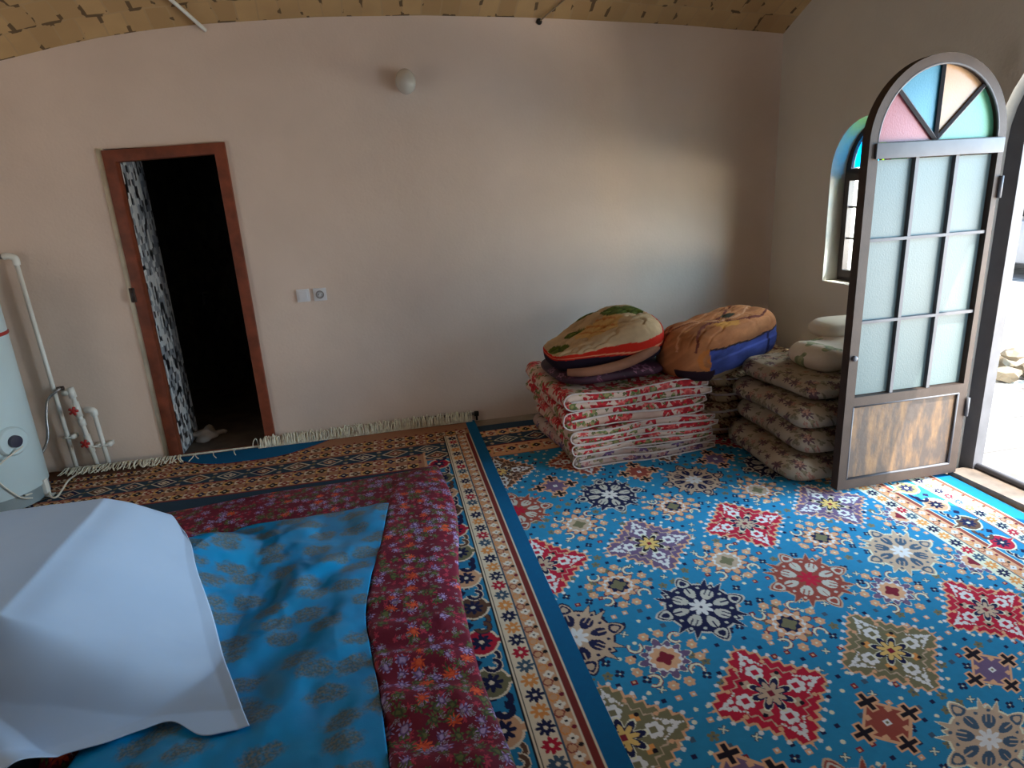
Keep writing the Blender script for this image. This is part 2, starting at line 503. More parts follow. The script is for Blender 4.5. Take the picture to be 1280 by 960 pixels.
bm = bmesh.new(); bmesh.ops.create_uvsphere(bm, u_segments=28, v_segments=16, radius=1)
for v in bm.verts:
    n = vnoise(np.array([v.co.x * 2.1 + 9]), np.array([v.co.y * 2.1 + v.co.z + 4]))[0]
    v.co = Vector((v.co.x * .12 * (1 + n), v.co.y * .09 * (1 + n), max(-.2, v.co.z) * .05 * (1 + 1.2 * n)))
c = at((264, 566), 1, D + .35); bmesh.ops.translate(bm, verts=bm.verts[:], vec=(c[0], D + .36, .012))
tag(from_bm('floor_cloth', bm, plain('grey_rag', (170, 160, 150), .9, .1)), 'crumpled pale cloth on the floor inside the dark doorway', 'cloth')
bm = bmesh.new(); c = at((256, 372), 1, D + 1.87); c = Vector(c)
tube(bm, smooth_path([c + Vector((0, .03, 0)), c + Vector((0, -.06, .01)), c + Vector((.02, -.12, 0)), c + Vector((.02, -.13, -.05))]), .012)
w = thing('wall_tap', 'small metal tap on the dark wall inside the doorway', 'tap', c)
from_bm('spout', bm, STEEL, w)
bm = bmesh.new(); tube(bm, [c + Vector((-.05, -.05, .05)), c + Vector((.05, -.05, .05))], .009); tube(bm, [c + Vector((0, -.05, 0)), c + Vector((0, -.05, .05))], .009)
from_bm('handle', bm, STEEL, w)

# door_1: wooden frame of the inner doorway
d1 = S(thing('door_1', '', 'door', (FX0, D, 0)), 'reddish brown wooden frame of the dark inner doorway', 'door')
o = plate('frame', [(FX0, 0), (FX1, 0), (FX1, FZ), (FX0, FZ - .02)],
          [[(DX0, .0005), (DX1, .0005), (DX1, DZ), (DX0, DZ - .02)]], .075, M_Y(D - .025), BROWNWOOD, d1, .004)
bm = bmesh.new()
for k in range(24):
    pass
box(bm, (FX0 - .036, D - .006, 0), (FX0 + .002, D + .02, FZ - .005))
o = from_bm('plaster_edge', bm, WHITE_PL, d1); o['label'] = 'cream plaster strip along the left jamb'
bm = bmesh.new(); c = at((166, 369), 1, D - .03)
box(bm, (c[0] - .016, D - .034, c[2] - .045), (c[0] + .016, D - .024, c[2] + .045), .003); tube(bm, [(c[0], D - .036, c[2] - .045), (c[0], D - .036, c[2] + .045)], .007)
from_bm('hinge', bm, METAL_DK, d1)

# window_1 in the right wall
w1 = S(thing('window_1', '', 'window', (XC + .1, WC, WB)), 'small arched window with a coloured glass fan, half hidden by the open door', 'window')
plate('window_frame', arch(WC, WS, WR, WB), [[(WC - WR + .045, WS + .02), (WC + WR - .045, WS + .02)] + arch(WC, WS + .02, WR - .045, WS)[2:]
      , rect(WC - WR + .035, WB + .04, WC + WR - .035, WS - .035)], .05, M_X(XC + .11), METAL_DK, w1)
for k, (m, lab) in enumerate(((G_CYAN, 'cyan glass'), (G_LIME, 'lime glass'), (G_RED, 'red glass'), (G_GRN, 'green glass'))):
    a0 = PI - k * PI / 4; r = WR - .05
    poly = [(WC, WS + .025)] + [(WC + (-r * math.cos(a0 - j * PI / 24)) * -1, WS + .025 + r * math.sin(a0 - j * PI / 24)) for j in range(7)]
    poly = [(2 * WC - u, v) for u, v in poly]
    o = plate('fan_pane', poly, [], .006, M_X(XC + .13), m, w1); o['label'] = lab
bm = bmesh.new()
for k in range(1, 4):
    a0 = k * PI / 4
    tube(bm, [(XC + .13, WC, WS + .02), (XC + .13, WC + (WR - .03) * math.cos(a0), WS + .02 + (WR - .03) * math.sin(a0))], .008, 6)
from_bm('fan_bar', bm, METAL_DK, w1)
sash = plate('sash', rect(WC - WR + .03, WB + .03, WC + WR - .03, WS - .01), [rect(WC + .03, WB + .075, WC + WR - .075, WS - .055), rect(WC - WR + .075, WB + .075, WC - .02, WS - .055)], .04, M_X(XC + .085), METAL_DK, w1)
bm = bmesh.new()
for z in (WB + .28, WB + .48):
    tube(bm, [(XC + .105, WC - WR + .07, z), (XC + .105, WC + WR - .07, z)], .007, 6)
from_bm('glazing_bar', bm, METAL_DK, sash).matrix_parent_inverse = Matrix.Identity(4)
bm = bmesh.new(); box(bm, (XC + .102, WC - WR + .07, WB + .07), (XC + .108, WC + WR - .07, WS - .05))
from_bm('pane', bm, CLEAR, w1, False)
bm = bmesh.new(); box(bm, (XC + .17, WC + WR - .06, WB + .02), (XC + .2, WC + WR - .08, WS - .055))
o = from_bm('pale_strip', bm, GLOBE, w1, False)

# door_2: arched metal frame and threshold of the outer doorway
d2 = S(thing('door_2', '', 'door', (XC + .1, DC, 0)), 'grey arched metal frame of the bright outer doorway', 'door')
plate('frame', arch(DC, DS, DR - .002, 0), [arch(DC, DS, DR - .085, -.01)[0:0] or [(u, max(v, .0005)) for u, v in arch(DC, DS, DR - .085, 0)]], .06, M_X(XC + .07), METAL_GR, d2)
bm = bmesh.new(); box(bm, (XC - .05, DC - DR + .02, -.02), (XC + .22, DC + DR - .05, .03), .006)
o = from_bm('threshold', bm, plain('threshold_stone', (126, 112, 100), .8, .2, 10, .3), d2); sharp(o)
bm = bmesh.new(); tube(bm, [(XC + .10, DC - DR + .03, .045), (XC + .10, DC + DR - .06, .045)], .018, 6)
from_bm('sill_rail', bm, METAL_GR, d2)

# ------------------------------------------------------------------ arched metal door leaf, swung open
LX0, LX1, LY, LS = 2.182, 2.902, 2.63, 1.725
LC, LR, LT = (LX0 + LX1) / 2, (LX1 - LX0) / 2, .05
leaf = thing('arched_door', 'open brown metal door leaf with arched coloured fanlight and nine frosted panes', 'door', (LX1, LY, 0), kind='thing')
ZG0, ZG1 = .53, 1.655
stile = .05
fan_r = LR - .042
holes = [[(LC - fan_r, LS)] + [(LC + fan_r * math.cos(a), LS + fan_r * math.sin(a)) for a in np.linspace(PI, 0, 28)][1:],
         rect(LX0 + stile, ZG0, LX1 - stile + .02, ZG1), rect(LX0 + stile, .085, LX1 - stile, ZG0 - .05)]
lo = [(LX0, .03), (LX1, .03)] + [(LC + LR * math.cos(a), LS + LR * math.sin(a)) for a in np.linspace(0, PI, 40)]
plate('frame', lo, holes, LT, M_Y(LY), METAL_BR, leaf)
bm = bmesh.new()     # raised bead round the panes and cross rail
box(bm, (LX0 + .03, LY - .012, ZG1), (LX1 - .012, LY, LS - .004), .003)
o = from_bm('cross_rail', bm, METAL_GR, leaf); o['label'] = 'grey cross rail under the fanlight'; sharp(o)
gx = [LX0 + stile, LX0 + stile + .215, LX0 + stile + .43, LX1 - stile + .02]; gz = [ZG0, .907, 1.295, ZG1]
for x in gx[1:3]:
    bm = bmesh.new(); box(bm, (x - .009, LY + .008, ZG0), (x + .009, LY + .04, ZG1)); from_bm('muntin', bm, METAL_GR, leaf, False)
for z in gz[1:3]:
    bm = bmesh.new(); box(bm, (gx[0], LY + .006, z - .007), (gx[3], LY + .038, z + .007)); from_bm('muntin', bm, METAL_GR, leaf, False)
for i in range(3):
    for j in range(3):
        bm = bmesh.new(); box(bm, (gx[i] + .004, LY + .028, gz[j] + .004), (gx[i + 1] - .004, LY + .034, gz[j + 1] - .004))
        from_bm('glass_pane', bm, FROST[0], leaf, False)
for k, (m, lab) in enumerate(((G_RED, 'rose red glass'), (G_BLUE, 'blue glass'), (G_YEL, 'amber glass'), (G_GRN, 'green glass'))):
    a0 = PI - k * PI / 4
    poly = [(LC, LS + .002)] + [(LC + (fan_r + .002) * math.cos(a0 - j * PI / 32), LS + .002 + (fan_r + .002) * math.sin(a0 - j * PI / 32)) for j in range(9)]
    o = plate('fan_pane', poly, [], .006, M_Y(LY + .028), m, leaf); o['label'] = lab
for k in range(1, 4):
    a0 = k * PI / 4; bm = bmesh.new()
    tube(bm, [(LC, LY + .02, LS), (LC + fan_r * math.cos(a0), LY + .02, LS + fan_r * math.sin(a0))], .011, 4)
    from_bm('fan_spoke', bm, METAL_GR, leaf, False)
bm = bmesh.new(); tube(bm, [(LC + fan_r * math.cos(a), LY + .004, LS + fan_r * math.sin(a)) for a in np.linspace(PI, 0, 30)], .006, 6)
o = from_bm('fan_bead', bm, METAL_GR, leaf)
pn = plate('lower_panel', rect(LX0 + stile - .005, .08, LX1 - stile + .005, ZG0 - .045), [], .012, M_Y(LY + .012), PANEL, leaf)
bm = bmesh.new()
q = [(LX0 + stile, LY + .004, .085), (LX1 - stile, LY + .004, .085), (LX1 - stile, LY + .004, ZG0 - .05), (LX0 + stile, LY + .004, ZG0 - .05)]
for a, b in zip(q, q[1:] + q[:1]): tube(bm, [a, b], .006, 6)
from_bm('panel_bead', bm, METAL_GR, leaf)
lk = bmesh.new(); lathe(lk, [(0, -.012), (.012, -.012), (.014, -.006), (.014, .002)], (LX0 + .026, LY, .735), 'Y', 16)
o = from_bm('lock', lk, METAL_GR, leaf); o['label'] = 'small steel lock cylinder'
for z in (.35, 1.45):
    bm = bmesh.new(); tube(bm, [(LX1 + .006, LY - .006, z), (LX1 + .006, LY - .006, z + .1)], .009, 8); from_bm('hinge', bm, METAL_GR, leaf)

# ------------------------------------------------------------------ painted weaving (vertex colours)
PDm = (685.3386, .30677, -.05748, -.20409, 1.567, -.1086)
F2, R2, U2 = axes(*PDm[1:4])


def rug_place(tx, ty):
    """pattern coordinates of the rugs -> their place on the floor (both rugs lie slightly pulled out of square)."""
    d = np.stack([tx, ty, np.full_like(tx, -PDm[4])], -1)
    z = np.maximum(d @ F2, .12); x = d @ R2 / z; y = d @ U2 / z
    s = 1 + PDm[5] * np.minimum(x * x + y * y, 2.4)
    a, b = PDm[0] * x * s / F_PX, PDm[0] * y * s / F_PX
    q = FW[None, None, :] + a[..., None] * RT + b[..., None] * UP
    k = -CAM_H / np.minimum(q[..., 2], -.05)
    return q[..., 0] * k, q[..., 1] * k


CLR = {k: np.array(lin(v)) for k, v in dict(
    field=(36, 116, 154), edge=(13, 92, 138), dkblue=(42, 62, 78), navy=(24, 28, 60), brown=(112, 44, 40), tan=(190, 146, 112), cream=(206, 192, 168),
    white=(214, 206, 192), red=(160, 28, 50), purple=(96, 78, 106), olive=(104, 100, 74), orange=(200, 132, 72), rust=(130, 62, 52), taupe=(168, 146, 124),
    grey=(170, 168, 158), slate=(58, 78, 96), black=(24, 20, 28), dkred=(110, 30, 44), umber=(88, 62, 48), gold=(206, 162, 96), ftan=(158, 114, 88)).items()}


class Weave:
    def __init__(s, X, Y, base):
        s.X, s.Y = X, Y; s.c = np.empty(X.shape + (3,)); s.c[:] = CLR[base]
        s.xl, s.yl = X[0], Y[:, 0]

    def win(s, cx, cy, r, ry=None):
        ry = ry or r
        j0, j1 = np.searchsorted(s.xl, [cx - r, cx + r]); i0, i1 = np.searchsorted(s.yl, [cy - ry, cy + ry])
        if j1 <= j0 or i1 <= i0: return None
        sl = (slice(i0, i1), slice(j0, j1))
        return sl, s.X[sl] - cx, s.Y[sl] - cy

    def put(s, sl, m, c):
        v = s.c[sl]; v[m] = CLR[c]

    def band(s, x0, x1, y0, y1, c):
        w = s.win((x0 + x1) / 2, (y0 + y1) / 2, (x1 - x0) / 2, (y1 - y0) / 2)
        if w: s.put(w[0], np.ones(w[1].shape, bool), c)

    def dot(s, cx, cy, r, c, sq=False):
        w = s.win(cx, cy, r * 1.2)
        if not w: return
        sl, x, y = w
        s.put(sl, (np.maximum(abs(x), abs(y)) < r) if sq else (x * x + y * y < r * r), c)

    def star(s, cx, cy, r, c, n=8, inner=.55, mid=None):
        w = s.win(cx, cy, r * 1.1)
        if not w: return
        sl, x, y = w; R = np.hypot(x, y); A = np.arctan2(y, x)
        s.put(sl, R < r * (inner + (1 - inner) * abs(np.cos(A * n / 2))), c)
        if mid: s.put(sl, R < r * .22, mid)

    def cross(s, cx, cy, r, c, c2=None, rot=PI / 4, wd=.28):
        w = s.win(cx, cy, r * 1.5)
        if not w: return
        sl, x, y = w; a = x * math.cos(rot) + y * math.sin(rot); b = -x * math.sin(rot) + y * math.cos(rot)
        a, b = abs(a), abs(b)
        if c2: s.put(sl, ((a < r * 1.2) & (b < r * (wd + .22))) | ((b < r * 1.2) & (a < r * (wd + .22))), c2)
        s.put(sl, ((a < r) & (b < r * wd)) | ((b < r) & (a < r * wd)), c)

    def diamond(s, cx, cy, body, H=.232, alt='navy', acc='white', core='gold'):
        w = s.win(cx, cy, H * 1.15)
        if not w: return
        sl, x, y = w; ax, ay = abs(x), abs(y); d = ax + ay; e = ax - ay
        tri = abs((e / .06) % 1 - .5) * 2
        tip = np.maximum(ax, ay)
        lobe = np.where(tip > H * .62, .012 * np.sin(np.clip((tip - H * .62) / (H * .38), 0, 1) * PI), 0)
        lim = H - .032 + .026 * tri + lobe
        s.put(sl, d < lim + .016, 'tan'); s.put(sl, d < lim, body)
        lin2 = abs(d - (H - .075 + .026 * tri)) < .0045
        s.put(sl, lin2 & (tip < H * .58), 'taupe')
        # four blossoms towards the tips, each with a leaf sprig beyond it
        for (ux, uy) in ((1, 0), (-1, 0), (0, 1), (0, -1)):
            s.star(cx + ux * .102, cy + uy * .102, .034, acc, 6, .75); s.dot(cx + ux * .1, cy + uy * .1, .012, body, True)
            for sg in (-1, 1):
                s.dot(cx + ux * .150 + uy * sg * .016, cy + uy * .150 + ux * sg * .016, .0115, acc)
                s.dot(cx + ux * .170 + uy * sg * .010, cy + uy * .170 + ux * sg * .010, .0095, acc)
                s.dot(cx + ux * .135 + uy * sg * .056, cy + uy * .135 + ux * sg * .056, .009, 'tan')
                for q in range(4):
                    s.dot(cx + ux * (.150 - .010 * q) + uy * sg * (.024 + .006 * q), cy + uy * (.150 - .010 * q) + ux * sg * (.024 + .006 * q), .0042, acc)
            for q in range(3): s.dot(cx + ux * (.182 + .01 * q), cy + uy * (.182 + .01 * q), .008 - .002 * q, acc)
        for sx in (-1, 1):
            for sy in (-1, 1):
                s.dot(cx + sx * .062, cy + sy * .062, .016, 'orange' if body == 'olive' else 'taupe', True); s.dot(cx + sx * .072, cy + sy * .072, .009, 'black')
        s.star(cx, cy, .083, 'cream', 8, .42); s.star(cx, cy, .074, alt, 8, .42); s.star(cx, cy, .052, core, 8, .4); s.dot(cx, cy, .011, 'dkred', True)
        # white beads outside the edge
        for k in range(1, 8):
            f = k / 8
            for sx in (-1, 1):
                for sy in (-1, 1):
                    s.dot(cx + sx * (H + .018) * f, cy + sy * (H + .018) * (1 - f), .0085, 'white')

    def rosette(s, cx, cy, body, pet, line, core, R0=.205):
        w = s.win(cx, cy, R0 * 1.2)
        if not w: return
        sl, x, y = w; R = np.hypot(x, y); A = np.arctan2(y, x)
        q = (A + PI / 4) % (PI / 2) - PI / 4            # angle from the nearest axis
        r = np.full(R.shape, R0 * .74)
        r = np.maximum(r, R0 * (1.0 - 3.0 * q * q - .35 * abs(q)) * (abs(q) < .36))            # leaf lobes on the axes
        p = abs(abs(q) - .60)
        r = np.maximum(r, R0 * (.97 - 2.6 * p) * (p < .15))                                     # paired points between them
        r = np.maximum(r, R0 * (.84 - 1.0 * abs(abs(q) - PI / 4)) * (abs(q) > .6))
        s.put(sl, R < r, line); s.put(sl, R < r - .0095, body)
        for i in range(8):
            a = i * PI / 4; big = i % 2 == 0
            r0 = R0 * (.44 if big else .42); u = x * math.cos(a) + y * math.sin(a) - r0; vv = -x * math.sin(a) + y * math.cos(a)
            wd = R0 * (.105 if big else .13) * (1 + .25 * np.clip(u / (R0 * .2), -1, 1))
            e = (u / (R0 * .165)) ** 2 + (vv / wd) ** 2
            s.put(sl, e < 1, pet)
            s.put(sl, (u > -R0 * .02) & (e < 1.2) & ((abs(abs(vv) - .010) < .003) if not big else (abs(vv) < .0028)), body)
            if big:
                u2 = u - R0 * .34; e2 = (u2 / (R0 * .15)) ** 2 + (vv / (R0 * .105 * (1.25 - .8 * np.clip(u2 / (R0 * .15), -1, 1)))) ** 2
                s.put(sl, e2 < .8, pet); s.put(sl, e2 < .3, body)
            b = a + PI / 8; s.dot(cx + R0 * .60 * math.cos(b), cy + R0 * .60 * math.sin(b), .0075, pet)
        for k in range(4):
            b = PI / 4 + k * PI / 2; s.dot(cx + R0 * .68 * math.cos(b), cy + R0 * .68 * math.sin(b), .0075, pet)
        s.star(cx, cy, R0 * .25, core, 8, .5); s.dot(cx, cy, .007, body)

    def floret(s, cx, cy, outer, mid, ring, core):
        w = s.win(cx, cy, .16)
        if not w: return
        sl, x, y = w; R = np.hypot(x, y); A = np.arctan2(y, x)
        ro = .079 + .011 * np.cos(A * 12) + .012 * (abs(np.cos(A * 2)) > .93)
        s.put(sl, R < ro + .005, 'cream' if outer == 'purple' else 'dkred'); s.put(sl, R < ro, outer)
        s.put(sl, R < .063 + .004 * np.cos(A * 16), 'white'); s.put(sl, R < .054 + .005 * np.cos(A * 10), mid)
        s.put(sl, R < .044 + .006 * np.cos(A * 8), ring); s.put(sl, R < .030 + .006 * np.cos(A * 4), core)
        for i in range(4):
            a = PI / 4 + i * PI / 2
            hx, hy = .118 * math.cos(a), .118 * math.sin(a); px, py = x - hx, y - hy
            rr = np.hypot(px, py); th = (np.arctan2(py, px) - a) % (2 * PI)
            s.put(sl, (abs(rr - .024) < .008) & (th < 4.4), 'dkred'); s.put(sl, (abs(rr - .024) < .0048) & (th < 4.4), 'cream')
            for q in (-1, 1):
                b = i * PI / 2 + q * .24
                s.star(cx + .128 * math.cos(b), cy + .128 * math.sin(b), .022, 'tan', 6, .75, 'cream')

    def small_square(s, cx, cy, body, H=.10):
        w = s.win(cx, cy, H * 1.3)
        if not w: return
        sl, x, y = w; d = abs(x) + abs(y)
        s.put(sl, d < H + .012, 'tan'); s.put(sl, d < H - .004, body)
        for (ux, uy) in ((1, 1), (1, -1), (-1, 1), (-1, -1)):
            s.dot(cx + ux * .044, cy + uy * .044, .010, 'tan', True)
        for (ux, uy) in ((1, 0), (-1, 0), (0, 1), (0, -1)):
            s.cross(cx + ux * H * .98, cy + uy * H * .98, .036, 'black', 'tan', 0, .24)
        s.dot(cx, cy, .012, 'white', True); s.dot(cx, cy, .005, 'olive', True)

    def scatter(s, x0, x1, y0, y1, seed=5):
        rg = np.random.RandomState(seed); p = .056
        for i, yy in enumerate(np.arange(y0, y1, p)):
            for j, xx in enumerate(np.arange(x0, x1, p)):
                cx, cy = xx + (i % 2) * p / 2 + rg.uniform(-.008, .008), yy + rg.uniform(-.008, .008); k = rg.rand()
                if k < .17: s.dot(cx, cy, .0105, 'tan', True); s.dot(cx, cy, .005, 'white')
                elif k < .30: s.dot(cx, cy, .0085, 'cream')
                elif k < .46: s.dot(cx, cy, .0085, 'navy', True)
                elif k < .56: s.cross(cx, cy, .015, 'cream', 'slate', PI / 4 + .2, .16)
                elif k < .66:
                    for a in range(4): s.dot(cx + .012 * math.cos(a * PI / 2 + .3), cy + .012 * math.sin(a * PI / 2 + .3), .008, 'navy'); s.dot(cx, cy, .004, 'cream')
                elif k < .76: s.star(cx, cy, .021, 'olive', 5, .5, 'slate')
                elif k < .82: s.dot(cx, cy, .011, 'dkred', True); s.dot(cx, cy, .005, 'tan', True)
                elif k < .88: s.dot(cx, cy, .010, 'slate', True)

    def star_row(s, x, y0, y1, alongx=False, step=.0685, seq=('navy', 'orange', 'navy', 'orange', 'slate', 'red')):
        for i, q in enumerate(np.arange(y0, y1, step)):
            c = seq[i % len(seq)]
            cx, cy = (q, x) if alongx else (x, q)
            s.star(cx, cy, .034, c, 8, .5, 'cream')

    def palmettes(s, x, y0, y1, step=.205, sg=1):
        cols = ('tan', 'olive', 'red', 'umber')
        for i, q in enumerate(np.arange(y0, y1, step)):
            w = s.win(x, q, .125)
            if w:
                sl, X, Y = w; X = X * sg
                e = (X / .062) ** 2 + (Y / .066) ** 2
                tail = (X > .03) & (X < .115) & (abs(Y) < .036 * (1.15 - X / .115))
                point = (X < -.03) & (X > -.1) & (abs(Y) < .04 * (1 + X / .1))
                s.put(sl, (e < 1.25) | tail | point, 'cream'); s.put(sl, (e < .95) | (tail & (abs(Y) < .022 * (1.1 - X / .115))) | (point & (abs(Y) < .026 * (1 + X / .1))), cols[i % 4])
            s.star(x, q, .044, 'navy', 8, .5, 'cream')
            qq = q + step / 2
            w = s.win(x, qq, .09)
            if w:
                sl, X, Y = w; X = X * sg
                for yy, r in ((.02, .03), (-.024, .026)):
                    rr = np.hypot(X - .02, Y - yy); th = np.arctan2(Y - yy, X - .02)
                    s.put(sl, (abs(rr - r) < .012) & (th * (1 if yy > 0 else -1) > -1.4), 'cream' if i % 2 else 'navy'); s.put(sl, (abs(rr - r) < .008) & (th * (1 if yy > 0 else -1) > -1.4), 'navy' if i % 3 else 'umber')
                s.put(sl, (abs(X + .035) + abs(Y) < .022), 'navy')

    def dots_row(s, x, y0, y1, alongx=False, step=.0685):
        for i, q in enumerate(np.arange(y0, y1, step)):
            f = (lambda a, b: (b, a)) if alongx else (lambda a, b: (a, b))
            s.star(*f(x - .012, q), .02, 'orange' if i % 2 else 'rust', 6, .8); s.star(*f(x - .012, q), .014, 'tan', 6, .8)
            s.star(*f(x, q + .034), .02, 'white', 4, .6, 'black'); s.dot(*f(x + .018, q + .006), .009, 'dkred' if i % 2 else 'black')

    def diamond_band(s, y, x0, x1, step=.222):
        """far-end border: tan, slate with linked diamonds, tan"""
        for i, q in enumerate(np.arange(x0, x1, step)):
            w = s.win(q, y, .1)
            if w:
                sl, X, Y = w; d = abs(X) / .092 + abs(Y) / .066
                s.put(sl, d < 1.0, 'cream'); s.put(sl, d < .86, ('umber', 'dkblue', 'navy')[i % 3]); s.put(sl, d < .5, 'cream' if i % 2 else 'tan'); s.put(sl, d < .34, ('dkred', 'navy', 'umber')[i % 3]); s.dot(q, y, .009, 'cream', True)
            s.dot(q + step / 2, y + .05, .014, 'taupe'); s.dot(q + step / 2, y - .05, .014, 'taupe'); s.star(q + step / 2, y, .018, 'olive', 4, .5)

    def square_band(s, y, x0, x1, step=.088):
        cs = ('black', 'rust', 'navy', 'umber')
        for i, q in enumerate(np.arange(x0, x1, step)):
            s.band(q - .036, q + .03, y - .026, y + .026, 'cream' if i % 2 else 'gold'); s.star(q, y, .03, cs[i % 4], 4, .65, 'cream')
            s.dot(q + .044, y + .044, .011, 'dkred'); s.dot(q + .044, y - .044, .008, 'umber')


def lines(*segs):
    out = []
    for a, b, st in segs: out.append(np.arange(a, b, st))
    return np.unique(np.concatenate(out))


# --- rug on the right
xl = lines((.40, 3.05, .0034)); yl = lines((.24, 1.5, .0034), (1.5, 2.6, .0044), (2.6, 3.88, .0062))
TX, TY = np.meshgrid(xl, yl)
W = Weave(TX, TY, 'field')
W.scatter(.42, 2.40, .2, 3.30)
rows = {3.07: ['olive', 'rust', 'olive', 'red'], 2.073: ['red', 'purple', 'red', 'purple'], 1.12: ['olive', 'red', 'olive', 'red'], .16: ['purple', 'olive', 'red', 'olive']}
cols_x = (.525, 1.062, 1.597, 2.14)
for y, cs in rows.items():
    for x, c in zip(cols_x, cs):
        W.dot(x, y, .0, 'field'); W.diamond(x, y, 'umber' if (y > 3 and c == 'olive') else c, alt='navy' if c != 'purple' else 'black', core='gold' if c != 'red' else 'taupe')
ros = dict(navy=('navy', 'grey', 'grey', 'white'), rust=('rust', 'grey', 'taupe', 'red'), beige=('taupe', 'slate', 'cream', 'white'), pale=('taupe', 'navy', 'navy', 'white'))
for y, cs in {2.583: ['rust', 'navy', 'pale', 'navy'], 1.59: ['pale', 'navy', 'rust', 'beige'], .64: ['navy', 'rust', 'beige', 'navy']}.items():
    for x, c in zip(cols_x, cs): W.rosette(x, y, *ros[c])
fl = dict(n=('tan', 'tan', 'navy', 'olive'), b=('tan', 'taupe', 'taupe', 'olive'), p=('purple', 'tan', 'tan', 'dkred'))
for y, ks in {2.346: 'bnbn', 1.83: 'nbnp', 1.386: 'pnpp'}.items():
    for x, k in zip((.798, 1.335, 1.87, 2.395), ks): W.floret(x, y, *fl[k])
for y, ks in {2.785: ('purple', 'rust', 'purple', 'rust'), .868: ('purple', 'rust', 'purple', 'rust')}.items():
    for x, k in zip((.80, 1.338, 1.868, 2.395), ks): W.small_square(x, y, k)
# long side border by the threshold
W.band(2.405, 3.06, .2, 3.9, 'cream'); W.star_row(2.449, .3, 3.9); W.band(2.487, 2.492, .2, 3.9, 'slate')
W.band(2.492, 2.563, .2, 3.9, 'tan'); W.dots_row(2.527, .2, 3.9); W.band(2.563, 2.588, .2, 3.9, 'rust'); W.band(2.588, 2.595, .2, 3.9, 'cream')
W.band(2.595, 2.765, .2, 3.9, 'field'); W.palmettes(2.672, .2, 3.9, sg=-1); W.band(2.765, 2.772, .2, 3.9, 'rust')
W.star_row(2.815, .3, 3.9); W.band(2.858, 2.915, .2, 3.9, 'tan'); W.dots_row(2.886, .2, 3.9); W.band(2.915, 2.938, .2, 3.9, 'rust'); W.band(2.945, 3.06, .2, 3.9, 'edge')
# far end border
W.band(.3, 2.94, 3.30, 3.49, 'tan'); W.square_band(3.40, .5, 2.9); W.band(.3, 2.94, 3.485, 3.655, 'dkblue'); W.diamond_band(3.568, .45, 2.95)
W.band(.3, 2.94, 3.655, 3.76, 'tan'); W.square_band(3.707, .5, 2.9); W.band(.3, 3.06, 3.76, 3.9, 'dkblue')
W.band(.3, 2.94, 3.295, 3.303, 'dkred'); W.band(.3, 2.94, 3.478, 3.487, 'dkred')
gx_, gy_ = rug_place(TX, TY)


def fit_far(gx_, gy_, lim=4.455, y0=2.9):
    # the far edge is tucked against the wall
    return np.where(gy_ > lim, lim + (gy_ - lim) * .02, gy_)


gy_ = fit_far(gx_, gy_)
gx_ = np.minimum(gx_, XC - .06 + 0 * gx_)
zz = .006 + .004 * fbm(gx_ * 3, gy_ * 3) + .05 * np.clip((gy_ - 4.40) / .06, 0, 1) ** 2
zz = np.maximum(zz, .003)
o = grid_obj('patterned_rug', gx_, gy_, zz, PAINT, flip=True); paint(o, np.minimum(W.c.reshape(-1, 3) * 1.6, .85))
tag(o, 'large blue rug of medallions and red diamonds beside the bright doorway', 'rug')
RUG2 = (gx_, gy_)

# --- rug on the left
xl = lines((-2.75, -.1, .0075), (-.1, .512, .0036)); yl = lines((.45, 1.6, .0040), (1.6, 3.0, .0052), (3.0, 4.0, .0055))
TX, TY = np.meshgrid(xl, yl)
W = Weave(TX, TY, 'dkblue')
W.band(-2.8, .25, 3.27, 3.48, 'ftan'); W.square_band(3.425, -2.7, .06, .075); W.band(-2.8, .25, 3.474, 3.482, 'dkred'); W.square_band(3.31, -2.7, .06, .075); W.band(-2.8, .25, 3.262, 3.27, 'dkred')
W.diamond_band(3.553, -2.78, .24); W.band(-2.8, .25, 3.63, 3.74, 'ftan'); W.square_band(3.685, -2.7, .24, .075); W.band(-2.8, .25, 3.622, 3.63, 'dkred')
W.band(.085, .25, .3, 3.36, 'field'); W.palmettes(.165, .42, 3.36); W.band(.07, .09, .3, 3.5, 'tan')
W.band(.085, .25, 3.38, 3.48, 'dkblue'); W.diamond_band(3.43, .165, .17)
W.band(.237, .243, .3, 3.75, 'black'); W.band(.243, .250, .3, 3.75, 'cream'); W.band(.250, .256, .3, 3.75, 'black')
W.band(.256, .336, .3, 3.76, 'cream'); W.star_row(.297, .395, 3.76)
W.band(.332, .337, .3, 3.76, 'slate'); W.band(.337, .397, .3, 3.76, 'tan'); W.dots_row(.368, .3, 3.76)
W.band(.395, .401, .3, 3.8, 'cream'); W.band(.401, .428, .3, 3.8, 'brown'); W.band(.428, .434, .3, 3.8, 'cream'); W.band(.434, .52, .3, 3.92, 'edge')
W.band(-2.8, .434, 3.74, 4.1, 'ftan')
W.square_band(3.79, -2.7, .42, .075); W.square_band(3.88, -2.7, -.9, .075)
W.c[TY > 3.765 + .9 * np.clip(abs(TX + 1.17) - .1, 0, 9) ** 2 + .02 * abs(TX + 1.17)] = CLR['edge']; W.c[abs(TY - 3.758 - .9 * np.clip(abs(TX + 1.17) - .1, 0, 9) ** 2 - .02 * abs(TX + 1.17)) < .006] = CLR['dkred']
W.band(-2.8, -1.9, 3.74, 4.1, 'umber'); W.square_band(3.80, -2.75, -1.88, .075); W.band(.434, .52, 3.5, 4.1, 'edge')
gx_, gy_ = rug_place(TX, TY); gy_ = fit_far(gx_, gy_, 4.445)
zz = .017 + .004 * fbm(gx_ * 2 + 4, gy_ * 2)
rug1 = grid_obj('bordered_rug', gx_, gy_, zz, PAINT, flip=True); paint(rug1, np.minimum(W.c.reshape(-1, 3) * 1.2, .85))
tag(rug1, 'fringed rug with blue edge and flowered borders under the maroon quilt', 'rug')
